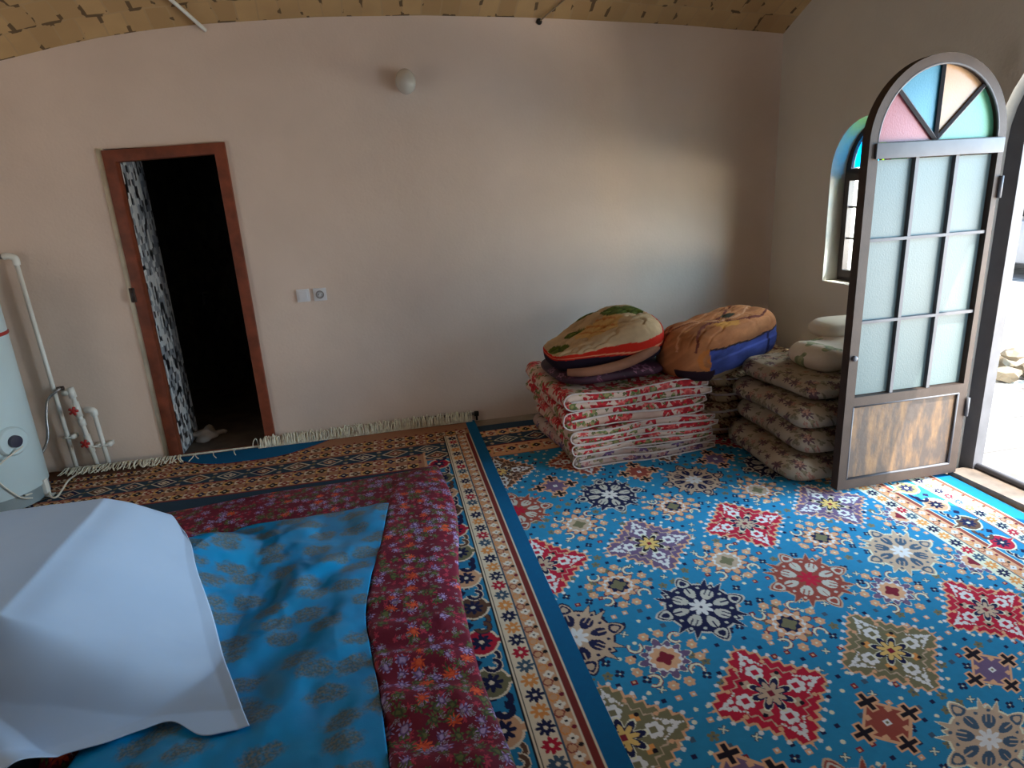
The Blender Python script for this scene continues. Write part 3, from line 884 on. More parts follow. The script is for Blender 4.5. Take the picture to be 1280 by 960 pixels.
fx, fy = gx_[-1], gy_[-1]
bm = bmesh.new()
for xx in np.arange(-2.16, .53, .0072):
    yy = min(4.44, float(np.interp(xx, fx, fy))); z = .022
    if -1.46 < xx < -.97 and random.random() < .93: continue
    L = random.uniform(.065, .10); back = xx < -.97
    dx = random.uniform(-.02, .02); p0 = Vector((xx, yy - .004, z)); w = random.uniform(.0028, .0044)
    if back:        # tassels flopped back over the rug
        p0 = Vector((xx, yy - .02, .03)); L *= 1.15
        pts = [p0, p0 + Vector((dx * .5, -L * .35, .02)), p0 + Vector((dx, -L * .8, .010)), p0 + Vector((dx * 2.2, -L * 1.1, .0))]
    else:           # tassels turned up against the wall, tips falling forward
        pts = [p0 + Vector((0, -.03, 0)), p0 + Vector((dx * .5, .006, L * .5)), p0 + Vector((dx, .004, L * .8)), p0 + Vector((dx * 1.7, -.012, L * .6)), p0 + Vector((dx * 2, -.03, L * .15))]
    tube(bm, smooth_path(pts, 3), w, 4)
tube(bm, [(x, float(np.interp(x, fx, fy)), .026) for x in np.arange(-1.47, -.94, .02)], .007, 6)
o = from_bm('fringe', bm, WOOL, rug1); o.matrix_parent_inverse = Matrix.Identity(4); o['label'] = 'cream wool fringe'
bm = bmesh.new(); tube(bm, [(.12, 4.455, .075), (.56, 4.455, .062)], .012, 8)
rd = thing('wall_rod', 'thin grey rod lying along the foot of the far wall above the fringe', 'rod', (.3, 4.455, .06))
from_bm('shaft', bm, plain('rod_grey', (120, 112, 104), .6), rd)
bm = bmesh.new(); tube(bm, [(.555, 4.455, .063), (.585, 4.455, .061)], .02, 8); o = from_bm('end_cap', bm, DARK, rd)
bm = bmesh.new(); tube(bm, [(.57, 4.455, .06), (.57, 4.455, .012)], .008, 6); from_bm('foot', bm, DARK, rd)

# ------------------------------------------------------------------ low table spread: quilt, brocade, sheet
TX0, TX1, TY0, TY1, TH = -2.15, -1.29, 2.02, 2.86, .355


def H(x, y):
    dx = np.maximum(0, np.maximum(x - TX1, TX0 - x)) / .60
    dyf = np.maximum(0, TY0 - y) / .24; dyb = np.maximum(0, y - TY1) / .34
    d = np.clip(np.sqrt(dx ** 2 + dyf ** 2 + dyb ** 2), 0, 1.6)
    s = np.clip(1 - d, 0, 1)
    return .045 + TH * (s ** 1.25) * (1 - .06 * np.exp(-(d / .12) ** 2))


def hpx(px, off=0.):
    z = .06 + off; p = at(px, 2, z)
    for _ in range(40):
        z = .6 * z + .4 * (float(H(p[0], p[1])) + off); p = at(px, 2, z)
    return (p[0], p[1])


def poly_at(P, t):
    P = np.array(P, float); L = np.r_[0, np.cumsum(np.hypot(*np.diff(P, axis=0).T))]; L /= L[-1]
    return np.stack([np.interp(t, L, P[:, 0]), np.interp(t, L, P[:, 1])], -1)


def smooth2(P, per=8): return [(p.x, p.y) for p in smooth_path([(a, b, 0) for a, b in P], per)]


def coons(top, bottom, left, right, n, m):
    """top/bottom run left->right, left/right run top->bottom, world xy polylines"""
    u = np.linspace(0, 1, m); v = np.linspace(0, 1, n)
    T, B, Lf, Rt = poly_at(top, u), poly_at(bottom, u), poly_at(left, v), poly_at(right, v)
    U, V = np.meshgrid(u, v); U = U[..., None]; V = V[..., None]
    P = (1 - V) * T[None] + V * B[None] + (1 - U) * Lf[:, None] + U * Rt[:, None] \
        - ((1 - U) * (1 - V) * T[0] + U * (1 - V) * T[-1] + (1 - U) * V * B[0] + U * V * B[-1])
    return P[..., 0], P[..., 1], U[..., 0], V[..., 0]


def solid(o, th):
    m = o.modifiers.new('thickness', 'SOLIDIFY'); m.thickness = th; m.offset = -1
    return o


hp = lambda l, off=0: smooth2([hpx(p, off) for p in l])
seam_px = [(523, 583), (497, 605), (486, 628), (478, 668), (465, 715), (457, 765), (462, 805), (475, 870), (487, 960), (495, 1010)]
seam = hp(seam_px); sy_ = np.array([p[1] for p in seam])[::-1]; sx_ = np.array([p[0] for p in seam])[::-1]
# maroon quilt
top = hp([(120, 652), (170, 644), (250, 630), (330, 614), (440, 598), (525, 583), (547, 579)])
right = hp([(547, 579), (566, 620), (573, 660), (574, 720), (598, 830), (640, 940), (668, 1015)])
left = [top[0], (-1.2, 2.4), (-1.15, 1.32)]
bot = [left[-1], (-.4, 1.24), right[-1]]
X, Y, U, V = coons(top, bot, left, right, 170, 150)
sx = np.interp(Y, sy_, sx_)
ridge = 1 / (1 + np.exp(-(X - sx) / .006))
puff = np.minimum(1, np.minimum((1 - U) * 14, np.minimum(V * 16, 1)))
waves = .018 * np.sin(Y * 31 + 5 * fbm(X * 2.2, Y * 1.3) + (X * 6)) * np.clip((2.6 - Y) / .8, 0.15, 1) * ridge
Z = H(X, Y) - .016 + .034 * np.sqrt(np.clip(puff, 0, 1)) * np.maximum(ridge, .5 * np.clip((Y - 3.0) / .3, 0, 1)) + waves * np.clip(puff, 0, 1) + .004 * fbm(X * 7, Y * 7) * ridge
Z = np.maximum(Z, .027)
o = grid_obj('floral_quilt', X, Y, Z, MAROON, uv=(X, Y), flip=False); solid(o, .01)
tag(o, 'maroon floral quilt spread on the rug around the turquoise cloth', 'quilt')
# turquoise cloth
right = hp(seam_px[2:], .02)
top = hp([(200, 678), (245, 671), (300, 660), (380, 645), (440, 635), (486, 628)], .02)
left = hp([(200, 678), (160, 780), (110, 900), (70, 980), (60, 1015)], .02)
bot = [left[-1], right[-1]]
X, Y, U, V = coons(top, bot, left, right, 190, 170)
n1 = fbm(X * 3.2 + 2, Y * 3.2); n2 = fbm(X * 8, Y * 8 + 3)
fold = .02 * np.sin((X * 9 + Y * 5) + 4 * n1) * np.exp(-((Y - 2.9) / .5) ** 2) + .013 * np.sin(X * 14 - Y * 9 + 5 * n1)
env = np.clip(np.minimum(U, 1 - U) * 8, 0, 1) * np.clip(np.minimum(V, 1 - V + .2) * 9, 0, 1)
creep = (np.abs(fbm(X * 5 + Y * 3.0, Y * 4 - X * 5 + 11, 2)))
Zt = H(X, Y) + .010 + np.maximum(0, .016 + fold * .75 + .008 * n1 + .007 * n2 + .004 * np.clip(.25 - creep, 0, .25) * 4) * (.35 + .65 * env)
o = grid_obj('brocade_cloth', X, Y, Zt, SATIN, uv=(X + .45 * Y, Y - .3 * X), flip=False); solid(o, .004)
tag(o, 'turquoise satin cloth with gold cloud motifs between quilt and white sheet', 'cloth')
# white sheet
right = hp([(231, 668), (240, 684), (247, 715), (266, 770), (285, 840), (312, 908)], .045)
top = [(-2.5, 3.02), (-1.9, 3.03), (-1.45, 3.03), (-1.30, 3.02)] + hp([(192, 652), (231, 668)], .045)[-6:]
bot = hp([(-70, 1000), (0, 978), (38, 960), (80, 942), (130, 928), (175, 912), (215, 901), (250, 918), (282, 914), (312, 908)], .045)
left = [top[0], (-2.5, 2.4), (-2.2, 1.9), bot[0]]
X, Y, U, V = coons(top, bot, left, right, 200, 200)
n1 = fbm(X * 2.4 + 7, Y * 2.4); n2 = fbm(X * 6 + 1, Y * 6)
out = np.clip((X - TX1) / .25, 0, 1)
ang = np.arctan2(TY0 - .1 - Y, X - TX1 + .12)
fan = .026 * np.cos(ang * 8 + .6) * np.clip((TY0 + .1 - Y) / .25, 0, 1) * np.clip((np.hypot(X - TX1, Y - TY0) - .06) / .3, 0, 1)
Zs = np.maximum(H(X, Y) + .052 + .010 * n1 + .004 * n2 * out + fan * 1.5, H(X, Y) + .044) + .006 * np.clip((U - .96) / .04, 0, 1)
Zs = Zs
o = grid_obj('white_sheet', X, Y, Zs, SHEET, uv=(X, Y), flip=False); solid(o, .003)
tag(o, 'plain white sheet draped over a low table, partly covering the turquoise cloth', 'sheet')
# thin maroon mat glimpsed by the heater
X, Y = np.meshgrid(np.linspace(-2.75, -2.06, 50), np.linspace(3.36, 3.66, 30))
e = np.clip(np.minimum(np.minimum(X + 2.75, -2.06 - X), np.minimum(Y - 3.36, 3.66 - Y)) / .05, 0, 1)
o = grid_obj('floor_mat', X, Y, .026 + .055 * np.sqrt(e) + .006 * fbm(X * 9, Y * 9), MAROON, uv=(X * 1.0 + .37, Y), flip=True)
tag(o, 'maroon floral mat on the rug below the water heater', 'mat')

# ------------------------------------------------------------------ soft goods along the wall
def slab(name, c, size, rz=0, n=(5, 5, 3), mat=None, parent=None, res=34, warp=None, color=None, tilt=(0, 0), uvs=None):
    """soft rounded block: a fine cube pulled to a superellipsoid; warp(x,y,z)->x,y,z in unit space."""
    pts = {}; faces = []; co = []
    g = np.linspace(-1, 1, res + 1)

    def vid(p):
        k = tuple(np.round(p, 5))
        if k not in pts: pts[k] = len(co); co.append(p)
        return pts[k]
    for ax in range(3):
        for sg in (-1, 1):
            a, b = [i for i in range(3) if i != ax]
            for i in range(res):
                for j in range(res):
                    q = []
                    for (di, dj) in ((0, 0), (1, 0), (1, 1), (0, 1)):
                        p = np.zeros(3); p[ax] = sg; p[a] = g[i + di]; p[b] = g[j + dj]; q.append(vid(p))
                    flip = (sg > 0) ^ (ax == 1)
                    faces.append(q if flip else q[::-1])
    P = np.array(co)
    nn = np.array(n, float); r = sum(np.abs(P[:, i]) ** nn[i] for i in range(3)) ** (1 / nn.mean())
    Q = P / r[:, None]
    Qu = Q.copy()
    if warp: Q = np.stack(warp(*Q.T), -1)
    Lc = Q * np.array(size) / 2
    me = bpy.data.meshes.new(name); me.from_pydata([tuple(p) for p in Lc], [], faces); me.update()
    me.polygons.foreach_set('use_smooth', [True] * len(me.polygons))
    if mat: me.materials.append(mat)
    o = bpy.data.objects.new(name, me); link(o)
    o.location = c; o.rotation_euler = (tilt[0], tilt[1], rz)
    if parent is not None:
        o.parent = parent; o.matrix_parent_inverse = Matrix.Translation(-parent.location)
    if color is not None: paint(o, color(Qu, Q))
    return o


def quilt(name, label, x0, x1, y0, y1, z0, h, mat, seed, rz=0, group='folded quilts of the red stack'):
    """a quilt folded in two with the fold at its left; white hems show along the front edge."""
    rg = np.random.RandomState(seed); w = x1 - x0; tk = h / 2; r = tk / 2
    path = []
    N = 26
    for k in range(N): path.append((w - (w - r * 1.3) * k / (N - 1), h - r))
    for k in range(1, 10): a = PI / 2 + PI * k / 10; path.append((r * 1.3 + r * 1.3 * math.cos(a), h / 2 + r * math.sin(a)))
    end2 = w * rg.uniform(.97, 1.03)
    for k in range(N): path.append((r * 1.3 + (end2 - r * 1.3) * k / (N - 1), r))
    path = np.array(path); tg = np.gradient(path, axis=0); tg /= np.linalg.norm(tg, axis=1)[:, None]; nr = np.stack([-tg[:, 1], tg[:, 0]], -1)
    th = r * .93 * np.minimum(1, np.minimum(np.arange(len(path)) + 1, len(path) - np.arange(len(path))) / 3.) ** .5
    ringp = np.concatenate([path - nr * th[:, None], (path + nr * th[:, None])[::-1]])
    ph = rg.uniform(0, 6)
    M = len(ringp); ny = 30
    ys_ = np.linspace(0, 1, ny)
    bm = bmesh.new(); uvl = bm.loops.layers.uv.new('UVMap'); rings = []
    s_arc = np.r_[0, np.cumsum(np.hypot(*np.diff(ringp, axis=0).T))]

    def place(xx, zz, t):
        y = y0 + (y1 - y0) * t + .012 * math.sin(xx * 9 + ph)
        x = x0 + xx + .018 * math.sin(t * 5 + ph) + .01 * vnoise(np.array([t * 6 + seed]), np.array([zz * 30]))[0]
        env = math.sin(min(1, max(0, xx / w)) * PI) ** .5
        z = z0 + zz + env * (.010 * math.sin(xx * 8 + ph) * (zz / h) + .006 * vnoise(np.array([xx * 14 + seed * 3.1]), np.array([t * 12 + zz * 9]))[0])
        return Vector((x, y, max(z, z0 + .001)))
    for t_ in ys_:
        rings.append([bm.verts.new(place(a, b, t_)) for a, b in ringp])
    for i in range(ny - 1):
        for k in range(M):
            k2 = (k + 1) % M
            f = bm.faces.new((rings[i][k], rings[i][k2], rings[i + 1][k2], rings[i + 1][k]))
            sc = (s_arc[k], s_arc[k2] if k2 else s_arc[-1] + .03)
            for lp, (u, v) in zip(f.loops, ((sc[0], ys_[i]), (sc[1], ys_[i]), (sc[1], ys_[i + 1]), (sc[0], ys_[i + 1]))):
                lp[uvl].uv = (u + seed * .7, v * (y1 - y0))
    half = M // 2
    for e in (0, ny - 1):
        for k in range(half - 1):
            q = (rings[e][k], rings[e][k + 1], rings[e][M - 2 - k], rings[e][M - 1 - k])
            try:
                f = bm.faces.new(q)
                for lp, (u, v) in zip(f.loops, ((s_arc[k], 0), (s_arc[k + 1], 0), (s_arc[k + 1], .05), (s_arc[k], .05))): lp[uvl].uv = (u + seed, v + seed * .31)
            except ValueError: pass
    bmesh.ops.recalc_face_normals(bm, faces=bm.faces[:])
    c = Vector(((x0 + x1) / 2, (y0 + y1) / 2, z0))
    root = thing(name, label, 'quilt', c, group)
    from_bm('cover', bm, mat, root)
    bm = bmesh.new()
    hemp = [place(a, b, 0) + Vector((0, -.004, 0)) for a, b in ringp]
    tube(bm, hemp, .0045, 6, closed=True)
    from_bm('hem', bm, HEM, root)
    if rz:
        root.rotation_euler = (0, 0, rz)
    return root


# red rose quilts (left pile)
ql = [('bottom of the red pile, mauve flowers', PURQ, .985, 1.90, .010, .095), ('red rose quilt second from the bottom of the pile', REDQ, .985, 1.875, .105, .075),
      ('red rose quilt in the middle of the pile with a pale hem', REDQ, .965, 1.865, .180, .085),
      ('red rose quilt second from the top of the pile, wide loop', REDQ, .95, 1.845, .265, .115), ('red rose quilt on top of the pile under the blankets', REDQ, .93, 1.81, .380, .105)]
labs = ['folded mauve flowered quilt on the rug, lowest of the red rose pile', 'folded red rose quilt second from the bottom of its pile',
        'folded red rose quilt in the middle of its pile', 'folded red rose quilt second from the top with a wide rounded loop',
        'folded red rose quilt topmost of its pile, under the maroon velvet blanket']
for i, ((_, m, a, b, z, h), lab) in enumerate(zip(ql, labs)):
    quilt('folded_quilt', lab, a, b, 3.38 - .012 * (i % 3), 4.20 + .01 * (i % 2), z, h - .004, m, i + 2, rz=.035)

# blankets on the red pile
ZT = .486
vb = slab('velvet_blanket', (1.30, 3.74, ZT + .05), (.72, .62, .105), .05, (4, 4, 2.6), VELVET, res=30,
          warp=lambda x, y, z: (x, y, z * (1 - .12 * np.abs(x)) + .1 * np.sin(x * 3 + 1)))
tag(vb, 'dark maroon velvet blanket with curling vines under the cream leaf blanket', 'blanket')


def cream_col(U, Q):
    x, y, z = U.T; c = np.empty((len(x), 3)); c[:] = lin((196, 166, 128))
    n = fbm(x * 4 + 3, y * 4 + z * 2)
    c[:] = c * (1 + .25 * n[:, None])
    fl = np.hypot((x + .12) / .36, (y + .45 - z * .2) / .42); c[fl < 1 + n * .6] = lin((214, 170, 106))
    st = (fl < .9) & (np.sin(x * 22 + y * 14) > .55); c[st] = lin((196, 130, 72))
    low = z - .30 + .08 * np.sin(x * 3) + .04 * n
    e_ = x > .86
    c[e_] = lin((190, 40, 26)); c[low < .10] = lin((196, 40, 22)); c[low < -.24] = lin((226, 150, 110)); c[low < -.31] = lin((190, 40, 24)); c[low < -.40] = lin((36, 24, 38))
    for (px, py, rx, ry, a) in ((.50, .18, .40, .34, -.25), (-.86, -.25, .16, .3, .4), (-.45, .1, .2, .16, .3), (.0, .7, .25, .14, 0)):
        u = (x - px) * math.cos(a) + (y - py) * math.sin(a); v = -(x - px) * math.sin(a) + (y - py) * math.cos(a)
        m = ((u / rx) ** 2 + (v / ry) ** 2 < 1) & (low > .14)
        c[m] = lin((86, 96, 34)); c[m & (abs(v) < .02)] = lin((120, 130, 60)); c[m & (np.sin(u * 30 + abs(v) * 20) > .7)] = lin((66, 78, 28))
    return c


SOFT = vcol('blanket_paint', .85, .25, 160)
def cream_warp(x, y, z):
    k = np.clip((x + 1.05) / 1.5, 0, 1); k = k * k * (3 - 2 * k)
    zt = z * (.30 + .80 * k) + .035 * np.sin(x * 8 + 4 * y) * np.clip(z, 0, 1) + .05 * fbm(x * 3 + 5, y * 3) * np.clip(z, 0, 1)
    return x, y * (.62 + .38 * k), np.where(z > 0, zt + (.05 * fbm(x * 8, y * 7) - .10 * np.exp(-(fbm(x * 2.6 + 2 * y, y * 3 - x) / .06) ** 2)) * np.clip(z, 0, 1), z * .8)


cb = slab('leaf_blanket', (1.285, 3.70, ZT + .205), (.72, .54, .30), .10, (4, 4, 3.4), SOFT, res=60, color=cream_col, tilt=(.10, -.10), warp=cream_warp)
tag(cb, 'plump cream blanket with red border and green leaves, on top of the red pile', 'blanket')
bm = bmesh.new()
pts = smooth_path([(1.0, 3.48, ZT + .095), (1.12, 3.43, ZT + .10), (1.32, 3.42, ZT + .125), (1.5, 3.46, ZT + .17), (1.62, 3.56, ZT + .19)], 8)
tube(bm, pts, [.022 + .008 * math.sin(PI * i / (len(pts) - 1)) for i in range(len(pts))], 12)
o = from_bm('fold_roll', bm, plain('brown_lining', (138, 92, 68), .85, .1, 9, .2), cb)
o.matrix_parent_inverse = cb.matrix_basis.inverted()
o['label'] = 'brown lining turned out under the red border'


def orange_col(U, Q):
    x, y, z = U.T; n = fbm(x * 3 + 1, y * 3 + z * 3, 4)
    c = np.empty((len(x), 3)); c[:] = lin((176, 112, 70)); c *= (1 + .55 * n[:, None])
    ro = np.hypot((x + .78) / .2, (z - .05) / .5); c[(ro < 1) & (np.sin(ro * 12 + 2 * n) > 0)] = lin((196, 116, 56))
    fl = np.hypot((x + .2) / .3, (y + .5) / .45); c[(fl < .6 + n * .8)] = lin((200, 138, 66))
    for k in range(5):
        yy = .1 + .35 * k - .6; m = (abs(y - yy + .25 * np.sin(x * 4 + k) + .1 * n) < .035) & (z > .3); c[m] = lin((206, 146, 108) if k % 2 else (110, 56, 44))
    lf = (((x - .1) / .12) ** 2 + ((y + .15) / .16) ** 2 < 1) & (z > .2); c[lf] = lin((62, 60, 44))
    low = z - .40 + .08 * np.sin(x * 3 + 1)
    front = y < .2
    b = (low < -.05) & (x > -.80) & (y < .3)
    c[b] = lin((66, 80, 150)); cb_ = c[b]; c[b] = cb_ * (1 + .8 * n[b][:, None])
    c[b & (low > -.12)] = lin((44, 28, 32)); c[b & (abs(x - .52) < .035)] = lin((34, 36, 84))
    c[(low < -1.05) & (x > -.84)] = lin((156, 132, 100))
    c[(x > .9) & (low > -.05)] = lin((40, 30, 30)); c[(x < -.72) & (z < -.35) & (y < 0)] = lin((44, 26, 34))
    return c


ob = slab('rolled_blanket', (2.06, 3.66, .622), (.98, .42, .33), .52, (6, 3.4, 3.2), SOFT, res=64, color=orange_col, tilt=(.04, -.04),
          warp=lambda x, y, z: (x, y * np.where(z < 0, 1.0, .96), np.where(z < 0, z * .95, z) + .03 * np.sin(x * 11 + 2 * y) * (z > .2) + (.03 * fbm(x * 4, y * 4) - .07 * np.exp(-(fbm(x * 2 + y, y * 4 - x) / .06) ** 2) * np.clip(z, 0, 1))))
tag(ob, 'orange and brown blanket folded over its blue side, laid across the floral piles', 'blanket')

# brown flowered mattresses behind (middle pile), corners with cream piping
for i, (z, h, dx, lab) in enumerate(((.010, .115, 0, 'brown flowered mattress on the rug, lowest behind the bolsters'), (.125, .11, -.02, 'brown flowered mattress second from the bottom of the rear pile'),
                                     (.235, .105, .02, 'brown flowered mattress third from the bottom of the rear pile'), (.34, .115, .0, 'brown flowered mattress topmost of the rear pile with cream piped corner'))):
    root = thing('piped_mattress', lab, 'mattress', (2.36 + dx, 3.98, z), 'brown flowered mattresses of the rear pile')
    sz = (.80, .88, h)
    slab('cover', (2.36 + dx, 3.98, z + h / 2), sz, .02 * i - .03, (10, 10, 2.8), BROWNQ, root, 26,
         warp=lambda x, y, zz: (x, y, zz + .08 * np.sin(x * 4 + i)))
    bm = bmesh.new(); q = []
    for k in range(40):
        a = 2 * PI * k / 40; cx, sx2 = math.cos(a), math.sin(a); f = (abs(cx) ** 10 + abs(sx2) ** 10) ** -.1
        q.append((2.36 + dx + .402 * cx * f, 3.98 + .442 * sx2 * f, z + h / 2 + .01 * math.sin(3 * a + i)))
    tube(bm, q, .008, 6, closed=True); from_bm('piping', bm, HEM, root)

# beige flowered mattresses folded in two, rounded fold towards the room (right pile)
for i, (x0, z, h, y0, lab) in enumerate(((2.0, .012, .155, 2.745, 'folded beige flowered mattress on the rug, lowest behind the door leaf'), (2.07, .168, .145, 2.75, 'folded beige flowered mattress second from the rug behind the door leaf'),
                                         (2.04, .314, .135, 2.76, 'folded beige flowered mattress third from the rug behind the door leaf'), (2.10, .450, .115, 2.80, 'folded beige flowered mattress topmost behind the door leaf, under the pale pillow'))):
    L = 3.50 - y0
    o = slab('folded_mattress', ((x0 + 2.9) / 2, y0 + L / 2, z + h / 2), (2.9 - x0, L, h), .0, (9, 9, 2.4), BEIGEQ, None, 34,
             warp=lambda x, y, zz: (x + .03 * np.sin(y * 3 + i) * (x < 0), y, zz * (1 + .07 * np.sin(y * 2.5 + i * 2)) * .95))
    tag(o, lab, 'mattress', 'beige flowered mattresses behind the door leaf')
o = slab('pale_pillow', (2.53, 3.12, .625), (.56, .40, .15), .12, (3.5, 3.5, 2), PILLOWF, None, 30, warp=lambda x, y, z: (x, y, z * (1 + .2 * np.sin(x * 5))))
tag(o, 'pale pillow with faint green flowers on the beige mattresses beside the door', 'pillow')
o = slab('cream_pillow', (2.70, 3.30, .715), (.40, .34, .12), -.1, (3.5, 3.5, 2), plain('cream_cotton', (206, 194, 174), .85, .06, 5, .2), None, 24)
tag(o, 'plain cream pillow lying on the pale flowered pillow', 'pillow')

# ------------------------------------------------------------------ heater, pipes and fittings
HX, HY, HR = -2.39, 4.02, .275
ht = thing('water_heater', 'white cylindrical water heater standing on the rug at the left', 'water heater', (HX, HY, .02))
bm = bmesh.new(); lathe(bm, [(HR - .004, .085), (HR, .09), (HR, 1.22), (HR - .02, 1.26), (HR - .12, 1.29), (0, 1.30)], (HX, HY, .02), 'Z', 48); o = from_bm('tank', bm, ENAMEL, ht); sharp(o, 50)
bm = bmesh.new(); lathe(bm, [(HR - .02, 0), (HR - .008, .005), (HR - .008, .085)], (HX, HY, .02), 'Z', 48); o = from_bm('base_ring', bm, GREYBAND, ht); sharp(o, 50)
bm = bmesh.new(); lathe(bm, [(HR + .002, .985), (HR + .006, .99), (HR + .006, 1.0), (HR + .002, 1.005)], (HX, HY, .02), 'Z', 48); o = from_bm('red_band', bm, RED, ht)
da = math.radians(-58)      # dial direction from the axis
dp = at((2, 552), 1, HY - .22)
nx, ny = math.cos(da), math.sin(da)
dv = Vector((dp[0] - HX, 0, 0)); dv.y = -math.sqrt(max(.01, HR ** 2 - dv.x ** 2)); dn = Vector((dv.x, dv.y, 0)).normalized()
dz = at((10, 552), 1, HY + dv.y)[2]; dc = Vector((HX, HY, dz)) + dn * HR
rot = dn.to_track_quat('Z', 'Y').to_matrix().to_4x4()
for nm, prof, m in (('dial_plate', [(0, .0), (.085, 0), (.085, .018), (.075, .03), (0, .032)], ENAMEL), ('dial', [(0, .03), (.036, .03), (.034, .05), (0, .052)], KNOB)):
    bm = bmesh.new(); lathe(bm, [(max(r, .0005), h - .01) for r, h in prof], (0, 0, 0), 'Z', 28); bmesh.ops.transform(bm, matrix=Matrix.Translation(dc) @ rot, verts=bm.verts[:])
    o = from_bm(nm, bm, m, ht if nm == 'dial_plate' else o); sharp(o, 40)
    if nm == 'dial': o['label'] = 'dark navy thermostat dial'
bm = bmesh.new()
s1 = [dc + Vector((.06, -.02, -.03)), Vector((HX + .17, HY - .235, dz - .14)), Vector((HX + .22, HY - .19, .12)), Vector((HX + .26, HY - .13, .07))]
tube(bm, smooth_path(s1, 8), .004, 6); from_bm('dial_lead', bm, CORD, ht)
bm = bmesh.new(); box(bm, (HX + .20, HY - .02, .022), (HX + .31, HY + .02, .03), .003); box(bm, (HX + .262, HY - .02, .022), (HX + .285, HY + .02, .13), .003); o = from_bm('foot_bracket', bm, PIPE, ht); sharp(o)
PY = D - .055


def P(px, y=PY): return Vector(at(px, 1, y))


# tall pipe
a, b = P((19, 324)), P((97, 588)); xm = (a.x + b.x) / 2
tp = thing('tall_pipe', 'tallest white water pipe on the far wall beside the heater', 'pipe', (xm, PY, 0))
bm = bmesh.new(); tube(bm, [(a.x, PY, a.z), (b.x, PY, .025)], .013, 12); from_bm('pipe', bm, PIPE, tp)
bm = bmesh.new(); e = Vector((a.x, PY, a.z)); tube(bm, smooth_path([e + Vector((0, 0, -.035)), e + Vector((0, 0, .005)), e + Vector((-.03, 0, .02)), e + Vector((-.06, 0, .02))], 6), .02, 12); from_bm('elbow', bm, PIPE, tp)
bm = bmesh.new(); tube(bm, [e + Vector((-.06, 0, .02)), e + Vector((-.1, 0, .02))], .015, 8); from_bm('union_nut', bm, STEEL, tp)
bm = bmesh.new(); tube(bm, [e + Vector((-.1, 0, .02)), e + Vector((-.3, 0, .02))], .013, 10); from_bm('branch', bm, PIPE, tp)


def clip(parent, x, z):
    bm = bmesh.new(); tube(bm, [(x - .022, PY + .02, z), (x - .022, PY - .012, z), (x + .022, PY - .012, z), (x + .022, PY + .02, z)], .006, 6); box(bm, (x + .014, PY - .014, z - .012), (x + .045, PY + .05, z + .012))
    from_bm('wall_clip', bm, PIPE, parent)


clip(tp, b.x - .005, .25)
# valve pipe
a, b = P((88, 487)), P((122, 582))
vp = thing('valve_pipe', 'white riser pipe with two red valve handles beside the heater', 'pipe', (a.x, PY, 0))
f = lambda t_: Vector((a.x + (b.x - a.x) * t_, PY, a.z + (.025 - a.z) * t_))
bm = bmesh.new(); tube(bm, [f(0), f(1)], .014, 12); from_bm('pipe', bm, PIPE, vp)
for t0, t1, r in ((-.02, .10, .022), (.16, .34, .020), (.38, .46, .021), (.58, .80, .019)):
    bm = bmesh.new(); tube(bm, [f(t0), f(t1)], r, 12)
    if t0 < 0: tube(bm, [f(.03), f(.03) + Vector((-.05, 0, .0))], .02, 10)
    from_bm('fitting', bm, PIPE, vp)
for t_, px in ((.24, (91, 505)), (.66, (100, 547))):
    c = f(t_); bm = bmesh.new(); tube(bm, [c, c + Vector((0, -.05, 0))], .008, 8)
    h = from_bm('valve_stem', bm, STEEL, vp)
    bm = bmesh.new(); lathe(bm, [(.0005, -.066), (.012, -.066), (.014, -.05), (.0005, -.048)], c, 'Y', 14)
    for k in range(5):
        q = 2 * PI * k / 5; tube(bm, [c + Vector((0, -.057, 0)), c + Vector((.028 * math.cos(q), -.057, .028 * math.sin(q)))], .009, 6)
    o = from_bm('valve_handle', bm, RED, h); o['label'] = 'red valve handle'
clip(vp, f(.72).x + .02, .17)
# short pipe
a, b = P((117, 514)), P((137, 582))
sp = thing('short_pipe', 'shortest white water pipe, the one nearest the dark doorway', 'pipe', (a.x, PY, 0))
bm = bmesh.new(); tube(bm, [(a.x, PY, a.z), (b.x, PY, .025)], .014, 12); from_bm('pipe', bm, PIPE, sp)
bm = bmesh.new(); tube(bm, smooth_path([(a.x, PY, a.z - .03), (a.x, PY, a.z), (a.x - .02, PY, a.z + .01), (a.x - .045, PY + .02, a.z + .008)], 5), .021, 12); from_bm('elbow', bm, PIPE, sp)
clip(sp, b.x + .0, .17)
# flexible hose from the heater to the valve pipe
bm = bmesh.new(); c0 = P((79, 485)) + Vector((-.01, 0, 0))
pts = [c0, P((70, 489), PY - .03), P((60, 500), PY - .05), P((58, 520), PY - .08), P((60, 545), PY - .12), P((55, 562), PY - .18), P((44, 574), PY - .25), P((38, 576), PY - .30)]
tube(bm, smooth_path(pts, 6), .009, 8)
hs = thing('flexible_hose', 'thin grey hose curving from the heater to the valve pipe', 'hose', c0)
from_bm('hose', bm, STEEL, hs)
bm = bmesh.new(); tube(bm, [pts[0] + Vector((.012, 0, 0)), pts[0] + Vector((-.025, 0, -.003))], .014, 8); from_bm('end_nut', bm, METAL_DK, hs)
bm = bmesh.new(); tube(bm, [pts[-2], pts[-1] + Vector((-.03, -.02, 0))], .013, 8); from_bm('end_nut', bm, METAL_DK, hs)
# cord trailing over the rug
fl = lambda px, z: Vector(at(px, 2, z))
bm = bmesh.new()
pts = [Vector((HX + .24, HY - .15, .10)), fl((57, 612), .055), fl((64, 621), .034), fl((71, 621), .032), fl((78, 612), .034), fl((86, 600), .05), P((98, 592), PY - .06), P((112, 585), PY - .05), P((126, 584), PY - .05), P((139, 585), PY - .03)]
tube(bm, smooth_path(pts, 8), .0055, 8)
tag(from_bm('power_cord', bm, CORD), 'white cord trailing over the rug from heater to pipes', 'cord')
